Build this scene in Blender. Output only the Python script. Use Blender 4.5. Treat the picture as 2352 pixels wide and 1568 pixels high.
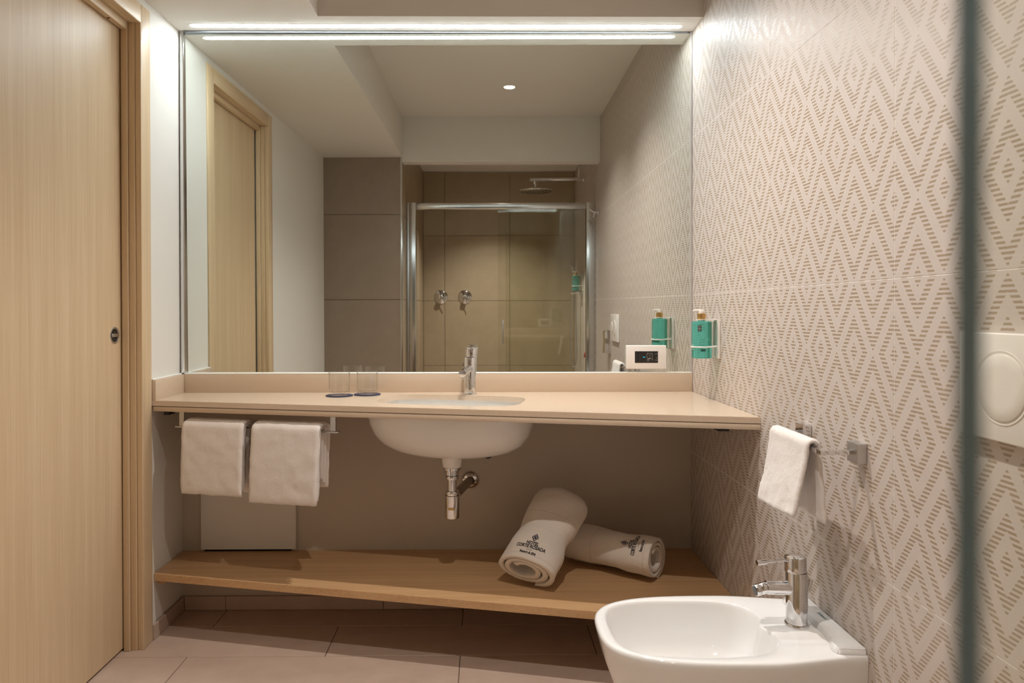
import bpy, bmesh, math, random
from mathutils import Vector, Matrix, noise

# ------------------------------------------------------------------ scene reset
for o in list(bpy.data.objects):
    bpy.data.objects.remove(o, do_unlink=True)
scene = bpy.context.scene
COL = scene.collection
PI = math.pi

# ------------------------------------------------------------------ camera
FPX, PX, PY = 1637.94, 1124.15, 727.71
cam_d = bpy.data.cameras.new('camera')
cam = bpy.data.objects.new('camera', cam_d)
COL.objects.link(cam)
cam_d.sensor_fit = 'HORIZONTAL'
cam_d.sensor_width = 36.0
cam_d.lens = FPX / 2352 * 36.0
cam_d.shift_x = (1176 - PX) / 2352
cam_d.shift_y = -(784 - PY) / 2352
cam_d.clip_start = 0.01
CR = [[0.9999553712, -0.0093110535, -0.0015999601],
      [0.0092996381, 0.9999322565, -0.0069999428],
      [0.0016650286, 0.0069847514, 0.9999742201]]
right, fwd, up = [Vector(r) for r in CR]
cm = Matrix.Identity(4)
for i in range(3):
    cm[i][0] = right[i]; cm[i][1] = up[i]; cm[i][2] = -fwd[i]
cm.translation = Vector((0, -2.73, 1.14))
cam.matrix_world = cm
cam_d.dof.use_dof = True
cam_d.dof.focus_distance = 2.1
cam_d.dof.aperture_fstop = 6.0
scene.camera = cam

# ------------------------------------------------------------------ world / exposure
world = bpy.data.worlds.new('world')
scene.world = world
world.use_nodes = True
world.node_tree.nodes['Background'].inputs[0].default_value = (1.0, 0.86, 0.72, 1)
world.node_tree.nodes['Background'].inputs[1].default_value = 0.0
vs = scene.view_settings
vs.view_transform = 'Standard'
vs.look = 'None'
vs.gamma = 1.0
vs.use_curve_mapping = False
vs.exposure = 0.22

STRIP_STRENGTH = 70.0
STRIP_COL = (0.87, 0.96, 1.0)
SPOT_COL = (1.0, 0.94, 0.885)
SPOT_W = {'front': 74.0, 'back': 54.0, 'shower': 125.0}

# ------------------------------------------------------------------ helpers
ROOT = {}

def put(o, label=None, category=None, group=None, kind=None):
    if label: o['label'] = label
    if category: o['category'] = category
    if group: o['group'] = group
    if kind: o['kind'] = kind
    return o

def thing(name, loc, label=None, category=None, group=None, kind=None):
    o = bpy.data.objects.new(name, None)
    o.empty_display_size = 0.05
    COL.objects.link(o)
    o.location = loc
    ROOT[o] = Vector(loc)
    return put(o, label, category, group, kind)

def emit_obj(name, bm, mat, parent=None, smooth=None, label=None, origin=None):
    """link a bmesh given in world coordinates as ONE mesh object"""
    base = ROOT.get(parent, Vector((0, 0, 0)))
    org = Vector(origin) if origin is not None else base
    bmesh.ops.translate(bm, verts=bm.verts, vec=-org)
    me = bpy.data.meshes.new(name)
    bm.to_mesh(me); bm.free()
    mats = mat if isinstance(mat, (list, tuple)) else [mat]
    for m in mats: me.materials.append(m)
    o = bpy.data.objects.new(name, me)
    COL.objects.link(o)
    if parent is not None:
        o.parent = parent
    o.location = org - base if parent is not None else org
    ROOT[o] = org
    if smooth is not None:
        for p in me.polygons: p.use_smooth = True
        if smooth < 179:
            me.set_sharp_from_angle(angle=math.radians(smooth))
    if label: o['label'] = label
    return o

def struct(name, bm, mat, smooth=None, origin=(0, 0, 0)):
    o = emit_obj(name, bm, mat, None, smooth, origin=origin)
    o['kind'] = 'structure'
    return o

def B(): return bmesh.new()

def box(bm, lo, hi, bev=0.0, seg=2, mi=0):
    v = [bm.verts.new((x, y, z)) for x in (lo[0], hi[0]) for y in (lo[1], hi[1]) for z in (lo[2], hi[2])]
    idx = [(0, 1, 3, 2), (4, 6, 7, 5), (0, 4, 5, 1), (2, 3, 7, 6), (0, 2, 6, 4), (1, 5, 7, 3)]
    fs = [bm.faces.new([v[i] for i in q]) for q in idx]
    for f in fs: f.material_index = mi
    if bev > 0:
        es = list({e for f in fs for e in f.edges})
        bmesh.ops.bevel(bm, geom=es, offset=bev, segments=seg, affect='EDGES', profile=0.5)
    return bm

def frame(d):
    d = Vector(d).normalized()
    a = Vector((0, 0, 1)) if abs(d.z) < 0.9 else Vector((1, 0, 0))
    e1 = a.cross(d).normalized()
    e2 = d.cross(e1).normalized()
    return e1, e2, d

def lathe(bm, base, axis, prof, seg=40, caps=(True, True), mi=0):
    """prof: list of (radius, height along axis)"""
    e1, e2, d = frame(axis)
    base = Vector(base)
    rings = []
    for r, h in prof:
        if r < 1e-6:
            rings.append([bm.verts.new(base + d * h)])
        else:
            rings.append([bm.verts.new(base + d * h + e1 * (r * math.cos(2 * PI * i / seg)) + e2 * (r * math.sin(2 * PI * i / seg))) for i in range(seg)])
    for a, b in zip(rings[:-1], rings[1:]):
        for i in range(seg):
            j = (i + 1) % seg
            if len(a) == 1 and len(b) == 1: continue
            if len(a) == 1: f = bm.faces.new((a[0], b[j], b[i]))
            elif len(b) == 1: f = bm.faces.new((a[i], a[j], b[0]))
            else: f = bm.faces.new((a[i], a[j], b[j], b[i]))
            f.material_index = mi
    if caps[0] and len(rings[0]) > 1: bm.faces.new(list(reversed(rings[0]))).material_index = mi
    if caps[1] and len(rings[-1]) > 1: bm.faces.new(rings[-1]).material_index = mi
    return bm

def rprof(r, h0, h1, b=0.001):
    return [(r - b, h0), (r - b * 0.3, h0 + b * 0.3), (r, h0 + b), (r, h1 - b), (r - b * 0.3, h1 - b * 0.3), (r - b, h1)]

def tube(bm, pts, r, seg=14, closed=False, caps=True, mi=0):
    pts = [Vector(p) for p in pts]
    n = len(pts)
    rs = r if isinstance(r, (list, tuple)) else [r] * n
    tang = []
    for i in range(n):
        a = pts[(i - 1) % n] if closed or i > 0 else pts[i]
        b = pts[(i + 1) % n] if closed or i < n - 1 else pts[i]
        tang.append((b - a).normalized())
    e1, e2, _ = frame(tang[0])
    rings = []
    for i in range(n):
        t = tang[i]
        e1 = (e1 - t * e1.dot(t)).normalized()
        e2 = t.cross(e1)
        rings.append([bm.verts.new(pts[i] + e1 * (rs[i] * math.cos(2 * PI * k / seg)) + e2 * (rs[i] * math.sin(2 * PI * k / seg))) for k in range(seg)])
    rng = range(n) if closed else range(n - 1)
    for i in rng:
        a, b = rings[i], rings[(i + 1) % n]
        for k in range(seg):
            j = (k + 1) % seg
            bm.faces.new((a[k], a[j], b[j], b[k])).material_index = mi
    if caps and not closed:
        bm.faces.new(list(reversed(rings[0]))).material_index = mi
        bm.faces.new(rings[-1]).material_index = mi
    return bm

def loft(bm, rings, close_loop=True, cap0=False, cap1=False, mi=0):
    R = [[bm.verts.new(p) for p in r] for r in rings]
    for a, b in zip(R[:-1], R[1:]):
        n = len(a)
        for i in range(n if close_loop else n - 1):
            j = (i + 1) % n
            bm.faces.new((a[i], a[j], b[j], b[i])).material_index = mi
    if cap0: bm.faces.new(list(reversed(R[0]))).material_index = mi
    if cap1: bm.faces.new(R[-1]).material_index = mi
    return R

def prism(bm, poly, z0, z1, bev=0.0, seg=2):
    a = [bm.verts.new((x, y, z0)) for x, y in poly]
    b = [bm.verts.new((x, y, z1)) for x, y in poly]
    n = len(poly)
    fs = [bm.faces.new(list(reversed(a))), bm.faces.new(b)]
    for i in range(n):
        j = (i + 1) % n
        fs.append(bm.faces.new((a[i], a[j], b[j], b[i])))
    bmesh.ops.recalc_face_normals(bm, faces=fs)
    if bev > 0:
        bmesh.ops.bevel(bm, geom=list({e for f in fs for e in f.edges}), offset=bev, segments=seg, affect='EDGES', profile=0.5)
    return bm

def text_mesh(txt, size, align='CENTER', shear=0.0, bold=0.0, space=1.0):
    """flat glyph triangles of a text, as (verts2d, faces)"""
    cu = bpy.data.curves.new('glyphs', 'FONT')
    cu.body = txt; cu.size = size; cu.align_x = align; cu.align_y = 'CENTER'
    cu.shear = shear; cu.offset = bold; cu.space_character = space
    cu.resolution_u = 3
    ob = bpy.data.objects.new('glyphs', cu)
    COL.objects.link(ob)
    dg = bpy.context.evaluated_depsgraph_get()
    ev = ob.evaluated_get(dg)
    me = ev.to_mesh()
    vs_ = [(v.co.x, v.co.y) for v in me.vertices]
    fs_ = [tuple(p.vertices) for p in me.polygons]
    ev.to_mesh_clear()
    bpy.data.objects.remove(ob, do_unlink=True)
    bpy.data.curves.remove(cu)
    return vs_, fs_

def ring2d(cx, cy, ro, ri, n=20):
    vs_ = []; fs_ = []
    for i in range(n):
        c, s = math.cos(2 * PI * i / n), math.sin(2 * PI * i / n)
        vs_ += [(cx + ro * c, cy + ro * s), (cx + ri * c, cy + ri * s)]
    for i in range(n):
        j = (i + 1) % n
        fs_.append((2 * i, 2 * j, 2 * j + 1, 2 * i + 1))
    return vs_, fs_

def quad2d(x0, y0, x1, y1):
    return [(x0, y0), (x1, y0), (x1, y1), (x0, y1)], [(0, 1, 2, 3)]

def stamp(bm, shape, fn):
    vs_, fs_ = shape
    bv = [bm.verts.new(fn(x, y)) for x, y in vs_]
    for f in fs_:
        try: bm.faces.new([bv[i] for i in f])
        except ValueError: pass

# ------------------------------------------------------------------ materials
def srgb(r, g, b):
    def f(c):
        c /= 255.0
        return c / 12.92 if c <= 0.04045 else ((c + 0.055) / 1.055) ** 2.4
    return (f(r), f(g), f(b), 1.0)

def mat(name, col, rough=0.5, metal=0.0, spec=0.5, **kw):
    m = bpy.data.materials.new(name)
    m.use_nodes = True
    p = m.node_tree.nodes['Principled BSDF']
    p.inputs['Base Color'].default_value = col
    p.inputs['Roughness'].default_value = rough
    p.inputs['Metallic'].default_value = metal
    p.inputs['Specular IOR Level'].default_value = spec
    for k, v in kw.items():
        p.inputs[k].default_value = v
    return m

def N(m, t, **kw):
    n = m.node_tree.nodes.new(t)
    for k, v in kw.items(): setattr(n, k, v)
    return n

def L(m, a, b): m.node_tree.links.new(a, b)

def P(m): return m.node_tree.nodes['Principled BSDF']

def mth(m, op, a, b=None, c=None):
    n = N(m, 'ShaderNodeMath', operation=op)
    for i, x in enumerate((a, b, c)):
        if x is None: continue
        if isinstance(x, (int, float)): n.inputs[i].default_value = x
        else: L(m, x, n.inputs[i])
    return n.outputs[0]

def coords(m, kind='Object', scale=(1, 1, 1), rot=(0, 0, 0)):
    tc = N(m, 'ShaderNodeTexCoord')
    mp = N(m, 'ShaderNodeMapping')
    mp.inputs['Scale'].default_value = scale
    mp.inputs['Rotation'].default_value = rot
    L(m, tc.outputs[kind], mp.inputs['Vector'])
    return mp.outputs[0]

def noise_tex(m, vec, scale, detail=4.0, rough=0.5, dist=0.0):
    n = N(m, 'ShaderNodeTexNoise')
    n.inputs['Scale'].default_value = scale
    n.inputs['Detail'].default_value = detail
    n.inputs['Roughness'].default_value = rough
    n.inputs['Distortion'].default_value = dist
    L(m, vec, n.inputs['Vector'])
    return n.outputs['Fac']

def ramp(m, fac, stops):
    r = N(m, 'ShaderNodeValToRGB')
    el = r.color_ramp.elements
    while len(el) > 1: el.remove(el[-1])
    el[0].position = stops[0][0]; el[0].color = stops[0][1]
    for p_, c_ in stops[1:]:
        e = el.new(p_); e.color = c_
    L(m, fac, r.inputs[0])
    return r.outputs[0]

def bump(m, h, strength=0.2, dist=0.002):
    b = N(m, 'ShaderNodeBump')
    b.inputs['Strength'].default_value = strength
    b.inputs['Distance'].default_value = dist
    L(m, h, b.inputs['Height'])
    L(m, b.outputs[0], P(m).inputs['Normal'])

def mixc(m, fac, a, b):
    n = N(m, 'ShaderNodeMix', data_type='RGBA')
    if isinstance(fac, (int, float)): n.inputs[0].default_value = fac
    else: L(m, fac, n.inputs[0])
    for i, x in ((6, a), (7, b)):
        if isinstance(x, tuple): n.inputs[i].default_value = x
        else: L(m, x, n.inputs[i])
    return n.outputs[2]

# paint
M_WHITE = mat('white_wall_paint', srgb(226, 222, 214), 0.6, spec=0.3)
bump(M_WHITE, noise_tex(M_WHITE, coords(M_WHITE), 90, 3), 0.06, 0.001)
M_CEIL = mat('ceiling_paint', srgb(224, 219, 211), 0.8, spec=0.2)
M_GREIGE = mat('greige_wall_paint', srgb(198, 186, 171), 0.65, spec=0.25)
bump(M_GREIGE, noise_tex(M_GREIGE, coords(M_GREIGE), 110, 3), 0.06, 0.001)

# oak laminate, grain along a chosen axis
def wood(name, axis, dark, light, rough=0.42):
    m = mat(name, light, rough, spec=0.4)
    sc = [330.0, 330.0, 330.0]; sc[axis] = 3.2
    v = coords(m, 'Object', tuple(sc))
    fine = noise_tex(m, v, 1.0, 5, 0.6)
    sc2 = [34.0, 34.0, 34.0]; sc2[axis] = 0.7
    v2 = coords(m, 'Object', tuple(sc2))
    broad = noise_tex(m, v2, 1.0, 3, 0.5, 0.4)
    f = mth(m, 'ADD', mth(m, 'MULTIPLY', fine, 0.65), mth(m, 'MULTIPLY', broad, 0.42))
    L(m, ramp(m, f, [(0.36, dark), (0.72, light)]), P(m).inputs['Base Color'])
    bump(m, fine, 0.12, 0.0006)
    return m
OAK_D, OAK_L = srgb(198, 170, 134), srgb(220, 197, 163)
M_OAK_V = wood('oak_upright_grain', 2, OAK_D, OAK_L)
M_OAK_Y = wood('oak_head_grain', 1, OAK_D, OAK_L)
M_OAK_X = wood('oak_shelf_grain', 0, srgb(184, 144, 102), srgb(212, 174, 130), 0.38)

# quartz worktop
M_QUARTZ = mat('beige_quartz', srgb(203, 176, 148), 0.16, spec=0.5)
_f = noise_tex(M_QUARTZ, coords(M_QUARTZ), 700, 2, 0.6)
L(M_QUARTZ, ramp(M_QUARTZ, _f, [(0.32, srgb(196, 173, 149)), (0.5, srgb(209, 188, 165)), (0.7, srgb(219, 200, 179))]), P(M_QUARTZ).inputs['Base Color'])

# printed wall tile: zigzag lozenges drawn with short horizontal dashes
M_PTILE = mat('lozenge_print_tile', srgb(205, 194, 182), 0.45, spec=0.35)
def _print(m):
    tc = N(m, 'ShaderNodeTexCoord')
    sp = N(m, 'ShaderNodeSeparateXYZ')
    L(m, tc.outputs['Object'], sp.inputs[0])
    u, v = sp.outputs[1], sp.outputs[2]
    T = 0.602
    pu, pv = T / 4, T / 2
    um = mth(m, 'FLOORED_MODULO', u, pu)
    a = mth(m, 'ABSOLUTE', mth(m, 'SUBTRACT', um, pu / 2))
    vm = mth(m, 'FLOORED_MODULO', mth(m, 'ADD', v, pv / 2), pv)
    b = mth(m, 'ABSOLUTE', mth(m, 'SUBTRACT', vm, pv / 2))
    w = mth(m, 'ADD', b, mth(m, 'MULTIPLY', a, 1.5))
    S = (pv / 2 + 1.5 * pu / 2) / 4
    q = mth(m, 'ABSOLUTE', mth(m, 'SUBTRACT', mth(m, 'FLOORED_MODULO', mth(m, 'ADD', mth(m, 'DIVIDE', w, S), 0.5), 1.0), 0.5))
    tips = mth(m, 'ADD', mth(m, 'LESS_THAN', w, S * 0.5), mth(m, 'GREATER_THAN', w, S * 3.5))
    band = mth(m, 'LESS_THAN', q, mth(m, 'ADD', mth(m, 'MULTIPLY', tips, 0.085), 0.225))
    pitch = pv / 36
    h = mth(m, 'FLOORED_MODULO', mth(m, 'DIVIDE', mth(m, 'ADD', v, pitch * 0.25), pitch), 1.0)
    dash = mth(m, 'LESS_THAN', h, 0.5)
    mask = mth(m, 'MULTIPLY', band, dash)
    spk = noise_tex(m, coords(m), 900, 2, 0.6)
    dashc = ramp(m, spk, [(0.35, srgb(157, 138, 117)), (0.65, srgb(176, 158, 137))])
    L(m, mixc(m, mask, srgb(203, 192, 184), dashc), P(m).inputs['Base Color'])
    L(m, mth(m, 'SUBTRACT', 0.50, mth(m, 'MULTIPLY', mask, 0.16)), P(m).inputs['Roughness'])
    fine = noise_tex(m, coords(m, 'Object', (1, 1, 3)), 260, 3, 0.6)
    bump(m, mth(m, 'ADD', mth(m, 'MULTIPLY', mask, 0.5), mth(m, 'MULTIPLY', fine, 0.5)), 0.16, 0.0006)
_print(M_PTILE)
M_GROUT = mat('pale_grout', srgb(236, 230, 222), 0.7)

def plain_tile(name, c1, c2, rough):
    m = mat(name, c1, rough, spec=0.4)
    f = noise_tex(m, coords(m, 'Object', (1, 1.6, 1)), 7, 6, 0.65)
    L(m, ramp(m, f, [(0.3, c1), (0.7, c2)]), P(m).inputs['Base Color'])
    bump(m, noise_tex(m, coords(m), 240, 3), 0.05, 0.0006)
    return m
M_FTILE = plain_tile('floor_tile_taupe', srgb(184, 161, 145), srgb(197, 175, 159), 0.42)
M_FGROUT = mat('floor_grout', srgb(112, 92, 76), 0.85)
M_STILE = plain_tile('shower_tile_brown', srgb(160, 141, 114), srgb(170, 151, 124), 0.4)
M_STILE2 = plain_tile('dark_taupe_tile', srgb(140, 122, 104), srgb(148, 130, 112), 0.4)
M_SGROUT = mat('shower_grout', srgb(118, 100, 80), 0.85)

M_CHROME = mat('chrome', (0.78, 0.78, 0.79, 1), 0.06, 1.0)
M_SATIN = mat('satin_steel', (0.60, 0.60, 0.60, 1), 0.32, 1.0)
M_ALU = mat('polished_aluminium', (0.74, 0.75, 0.76, 1), 0.16, 1.0)
M_MIRROR = mat('mirror_silver', (0.80, 0.835, 0.80, 1), 0.0, 1.0)
M_CERAM = mat('white_ceramic', srgb(236, 234, 232), 0.07, spec=0.55)
P(M_CERAM).inputs['Coat Weight'].default_value = 0.3
P(M_CERAM).inputs['Coat Roughness'].default_value = 0.04
M_BASIN = mat('basin_ceramic', srgb(240, 238, 234), 0.12, spec=0.5)
M_BLACK = mat('black_steel', srgb(22, 20, 20), 0.5)
M_DARK = mat('dark_recess', srgb(12, 8, 6), 0.8)
M_WPLAST = mat('white_plastic', srgb(238, 232, 226), 0.25)
M_BPLAST = mat('black_plastic', srgb(38, 34, 33), 0.3)
M_GREYPRINT = mat('grey_print', srgb(168, 160, 150), 0.6)
M_WPRINT = mat('white_print', srgb(226, 226, 220), 0.6)
M_SILIC = mat('white_silicone', srgb(242, 240, 234), 0.4)
M_GOLD = mat('gold_collar', srgb(206, 168, 106), 0.28, 0.85)
M_NAVY = mat('navy_thread', srgb(26, 27, 58), 0.7)
M_DKTHREAD = mat('dark_thread', srgb(30, 26, 36), 0.7)
M_COAST = mat('blue_card', srgb(34, 40, 72), 0.6)
M_TEALPRINT = mat('teal_print', srgb(96, 128, 132), 0.5)
M_RED = mat('red_plastic', srgb(170, 34, 24), 0.4)
M_BRASS = mat('brass_sticker', srgb(190, 158, 102), 0.4, 0.3)
M_BRONZE = mat('tarnished_chrome', (0.36, 0.31, 0.26, 1), 0.42, 1.0)
M_BUMPER = mat('brown_plug', srgb(120, 82, 44), 0.6)
M_BLUE = mat('blue_valve', srgb(34, 48, 66), 0.35)

# thin clear glass (window-type: reflects by angle, lets light straight through)
def thin_glass(name, tint, refl_ior=1.5, rough=0.0):
    m = bpy.data.materials.new(name); m.use_nodes = True
    nt = m.node_tree; nt.nodes.clear()
    out = N(m, 'ShaderNodeOutputMaterial')
    mx = N(m, 'ShaderNodeMixShader')
    tr = N(m, 'ShaderNodeBsdfTransparent'); tr.inputs[0].default_value = tint
    gl = N(m, 'ShaderNodeBsdfGlossy'); gl.inputs['Roughness'].default_value = rough
    lw = N(m, 'ShaderNodeLayerWeight'); lw.inputs[0].default_value = 0.5
    f0 = ((refl_ior - 1) / (refl_ior + 1)) ** 2
    L(m, mth(m, 'ADD', f0, mth(m, 'MULTIPLY', mth(m, 'POWER', lw.outputs['Facing'], 5.0), 1 - f0)), mx.inputs[0]); L(m, tr.outputs[0], mx.inputs[1]); L(m, gl.outputs[0], mx.inputs[2])
    L(m, mx.outputs[0], out.inputs[0])
    return m
M_PANE = thin_glass('shower_glass', (0.965, 0.972, 0.945, 1), 1.42)
M_PANE_EDGE = mat('shower_glass_edge', srgb(88, 118, 128), 0.25, spec=0.5)
M_TUMBLER = thin_glass('tumbler_glass', (0.985, 0.985, 0.98, 1), 1.5)
M_CLEAR = thin_glass('clear_acrylic', (0.93, 0.95, 0.94, 1), 1.45)
M_TEAL = mat('teal_soap', srgb(116, 216, 206), 0.03, spec=0.5)
P(M_TEAL).inputs['Transmission Weight'].default_value = 0.82
P(M_TEAL).inputs['IOR'].default_value = 1.3

def emission(name, col, s):
    m = bpy.data.materials.new(name); m.use_nodes = True
    nt = m.node_tree; nt.nodes.clear()
    out = N(m, 'ShaderNodeOutputMaterial'); e = N(m, 'ShaderNodeEmission')
    e.inputs[0].default_value = (*col, 1); e.inputs[1].default_value = s
    L(m, e.outputs[0], out.inputs[0])
    return m
M_STRIP = emission('led_diffuser', STRIP_COL, STRIP_STRENGTH)
M_LAMP = emission('spot_lens', (1.0, 0.86, 0.7), 14.0)
M_CYAN = emission('cyan_led', (0.02, 0.55, 0.7), 1.0)

# terry towelling
def terry(name, col, scale=420, strength=0.55):
    m = mat(name, col, 0.95, spec=0.1)
    P(m).inputs['Sheen Weight'].default_value = 0.25
    P(m).inputs['Sheen Roughness'].default_value = 0.6
    f = noise_tex(m, coords(m), scale, 3, 0.7)
    g = noise_tex(m, coords(m), scale * 0.12, 2, 0.6)
    bump(m, mth(m, 'ADD', f, mth(m, 'MULTIPLY', g, 0.35)), strength, 0.003)
    return m
M_TERRY = terry('white_terry', srgb(236, 228, 222))
M_ROLL = terry('rolled_terry', srgb(232, 222, 210), 500, 0.35)
def _waffle(m):
    uv = N(m, 'ShaderNodeUVMap')
    sp = N(m, 'ShaderNodeSeparateXYZ'); L(m, uv.outputs[0], sp.inputs[0])
    s, t = sp.outputs[0], sp.outputs[1]
    inb = mth(m, 'MULTIPLY', mth(m, 'GREATER_THAN', s, 0.40), mth(m, 'LESS_THAN', s, 0.585))
    line = mth(m, 'MULTIPLY', mth(m, 'GREATER_THAN', s, 0.605), mth(m, 'LESS_THAN', s, 0.612))
    hem = mth(m, 'MULTIPLY', mth(m, 'GREATER_THAN', s, 0.052), mth(m, 'LESS_THAN', s, 0.058))
    g1 = mth(m, 'SINE', mth(m, 'MULTIPLY', s, 2 * PI * 62))
    g2 = mth(m, 'SINE', mth(m, 'MULTIPLY', t, 2 * PI * 70))
    grid = mth(m, 'MULTIPLY', mth(m, 'MAXIMUM', g1, 0.0), mth(m, 'MAXIMUM', g2, 0.0))
    hole = mth(m, 'MULTIPLY', inb, grid)
    dark = mth(m, 'ADD', mth(m, 'MULTIPLY', hole, 0.6), mth(m, 'MULTIPLY', mth(m, 'ADD', line, hem), 0.4))
    L(m, mixc(m, dark, srgb(232, 222, 210), srgb(176, 160, 142)), P(m).inputs['Base Color'])
_waffle(M_ROLL)

# ------------------------------------------------------------------ dimensions
XR = 0.8025          # tiled right wall face
XL = -1.155          # left wall face
YB = 0.012           # back wall face
ZC = 2.208           # soffit underside
ZR = 2.495           # raised ceiling
YS = -3.88           # shower back wall
YW = -2.318          # wall beside the shower / lintel face
XS = -0.600          # shower left wall face
T = 0.602
YT = -0.1421         # first vertical tile joint on right wall
ZTOP = 0.8345        # worktop
SLOPE = -0.2227      # slant of worktop front
EDGE = Vector((1, SLOPE, 0)).normalized()
BACK = Vector((-EDGE.y, EDGE.x, 0))
def front_y(x): return -0.247 + SLOPE * (x + 1.147)

# ------------------------------------------------------------------ structure: shell
bm = B(); box(bm, (XL - 0.3, YB, 0), (XR + 0.2, YB + 0.15, 2.6))
struct('wall_back', bm, M_GREIGE)

# left wall, with the door opening left out
DY0, DY1 = -0.318, -1.047     # clear opening of the pocket door
DZ = 2.112
bm = B()
box(bm, (XL - 0.12, DY0 + 0.023, 0), (XL, YB, ZC))
box(bm, (XL - 0.12, YW - 0.1, 0), (XL, DY1 - 0.023, ZC))
box(bm, (XL - 0.12, DY1 - 0.023, 2.162), (XL, DY0 + 0.023, ZC))
struct('wall_left', bm, M_WHITE)
bm = B(); box(bm, (XL - 0.34, -2.4, 0), (XL - 0.125, 0.1, 2.5))
struct('wall_pocket', bm, M_DARK)

# floor: grout bed and plank tiles in running bond
bm = B(); box(bm, (-1.5, YS - 0.1, -0.1), (XR + 0.1, YB + 0.05, -0.0025))
floor = struct('floor', bm, M_FGROUT)
FW, FD = 0.904, 0.2265
tile_cache = {}
def tile_obj(parent, lo, hi, centre, mat_, name='tile', bev=0.0012):
    """cut tile as a mesh around its full-tile centre; equal cuts share a mesh"""
    key = (mat_.name, tuple(round(a - c, 3) for a, c in zip(lo, centre)), tuple(round(a - c, 3) for a, c in zip(hi, centre)))
    if key not in tile_cache:
        bm_ = B(); box(bm_, [a - c for a, c in zip(lo, centre)], [a - c for a, c in zip(hi, centre)], bev, 1)
        me = bpy.data.meshes.new(name); bm_.to_mesh(me); bm_.free(); me.materials.append(mat_)
        tile_cache[key] = me
    o = bpy.data.objects.new(name, tile_cache[key]); COL.objects.link(o)
    o.parent = parent; o.location = centre
    return o
J = 0.0015
row_top = -0.141 + FD
k = 0
y1 = row_top
while y1 > YS:
    y0 = y1 - FD
    off = -0.981 if k % 2 == 0 else -0.5255
    lo_y, hi_y = max(y0 + J, YS), min(y1 - J, YB)
    if hi_y - lo_y > 0.02:
        x = off - FW * 2
        while x < XR:
            lo_x, hi_x = max(x + J, -1.30), min(x + FW - J, XR)
            if lo_y < YW - 0.02: lo_x = max(lo_x, XS)
            if hi_x - lo_x > 0.01:
                tile_obj(floor, (lo_x, lo_y, -0.006), (hi_x, hi_y, 0.0), (x + FW / 2, (y0 + y1) / 2, 0), M_FTILE)
            x += FW
    y1 = y0; k += 1

# right wall: grout bed and printed tiles
bm = B(); box(bm, (XR + 0.0005, YS - 0.15, 0), (XR + 0.16, YB, 2.6))
wall_right = struct('wall_right', bm, M_GROUT)
JR = 0.0009
for j in range(5):
    for k in range(8):
        y_hi = YT - T * (k - 1); y_lo = y_hi - T
        lo_y, hi_y = max(y_lo + JR, YS), min(y_hi - JR, YB - 0.001)
        hi_z = min(T * (j + 1) - JR, ZR)
        if hi_y - lo_y < 0.02 or hi_z - T * j < 0.02: continue
        tile_obj(wall_right, (XR, lo_y, T * j + JR), (XR + 0.007, hi_y, hi_z), (XR, (y_lo + y_hi) / 2, T * (j + 0.5)), M_PTILE, bev=0.0003)

# wall between door and shower (tiled face), shower walls
bm = B(); box(bm, (XL - 0.2, YS - 0.15, 0), (XS - 0.0085, YW - 0.0085, 2.6))
wall_front = struct('wall_front', bm, M_SGROUT)
for j in range(4):
    hi_z = min(T * (j + 1) - J, ZC)
    tile_obj(wall_front, (XL, YW - 0.008, T * j + J), (XS - 0.002, YW, hi_z), (XL, YW, T * (j + 0.5)), M_STILE2)
bm = B(); box(bm, (XS - 0.05, YS - 0.14, 0), (XR + 0.0, YS - 0.0085, 2.6))
wall_sb = struct('wall_shower', bm, M_SGROUT)
xs = [XR, XR - T, XR - 2 * T, XS]
for j in range(4):
    hi_z = min(T * (j + 1) - J, 2.392)
    for a, b_ in zip(xs[:-1], xs[1:]):
        tile_obj(wall_sb, (b_ + J, YS - 0.008, T * j + J), (a - J, YS, hi_z), ((a + b_) / 2, YS, T * (j + 0.5)), M_STILE)
bm = B(); box(bm, (XS - 0.0084, YS, 0), (XS - 0.0066, YW - 0.0085, 2.5))
wall_ss = struct('wall_shower_left', bm, M_SGROUT)
ys_ = [YW - 0.009, YW - T, YW - 2 * T, YS]
for j in range(4):
    hi_z = min(T * (j + 1) - J, 2.4)
    for a, b_ in zip(ys_[:-1], ys_[1:]):
        tile_obj(wall_ss, (XS - 0.0062, b_ + J, T * j + J), (XS, a - J, hi_z), (XS, (a + b_) / 2, T * (j + 0.5)), M_STILE)

# ceiling: soffit, raised field, shower ceiling
bm = B()
box(bm, (XL - 0.1, -0.144, ZC), (XR, YB, 2.6))
box(bm, (XL - 0.1, YW - 0.1, ZC), (-0.594, -0.144, 2.6))
box(bm, (-0.594, YW, ZR), (XR, -0.144, 2.6))
box(bm, (XS - 0.02, YS - 0.02, 2.40), (XR, YW - 0.12, 2.6))
struct('ceiling', bm, M_CEIL)
bm = B(); box(bm, (XS - 0.005, YW - 0.12, 2.178), (XR - 0.0005, YW + 0.0005, ZR + 0.05), 0.002)
struct('wall_lintel', bm, M_CEIL)

# metal tile-edge trims
bm = B(); box(bm, (XS - 0.012, YW - 0.010, 0), (XS + 0.002, YW + 0.003, ZC - 0.002), 0.0015)
struct('trim_1', bm, M_ALU, 40)
bm = B(); box(bm, (XS + 0.002, YS - 0.004, 2.392), (XR - 0.002, YS + 0.006, 2.401), 0.001)
struct('trim_2', bm, M_ALU, 40)

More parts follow.
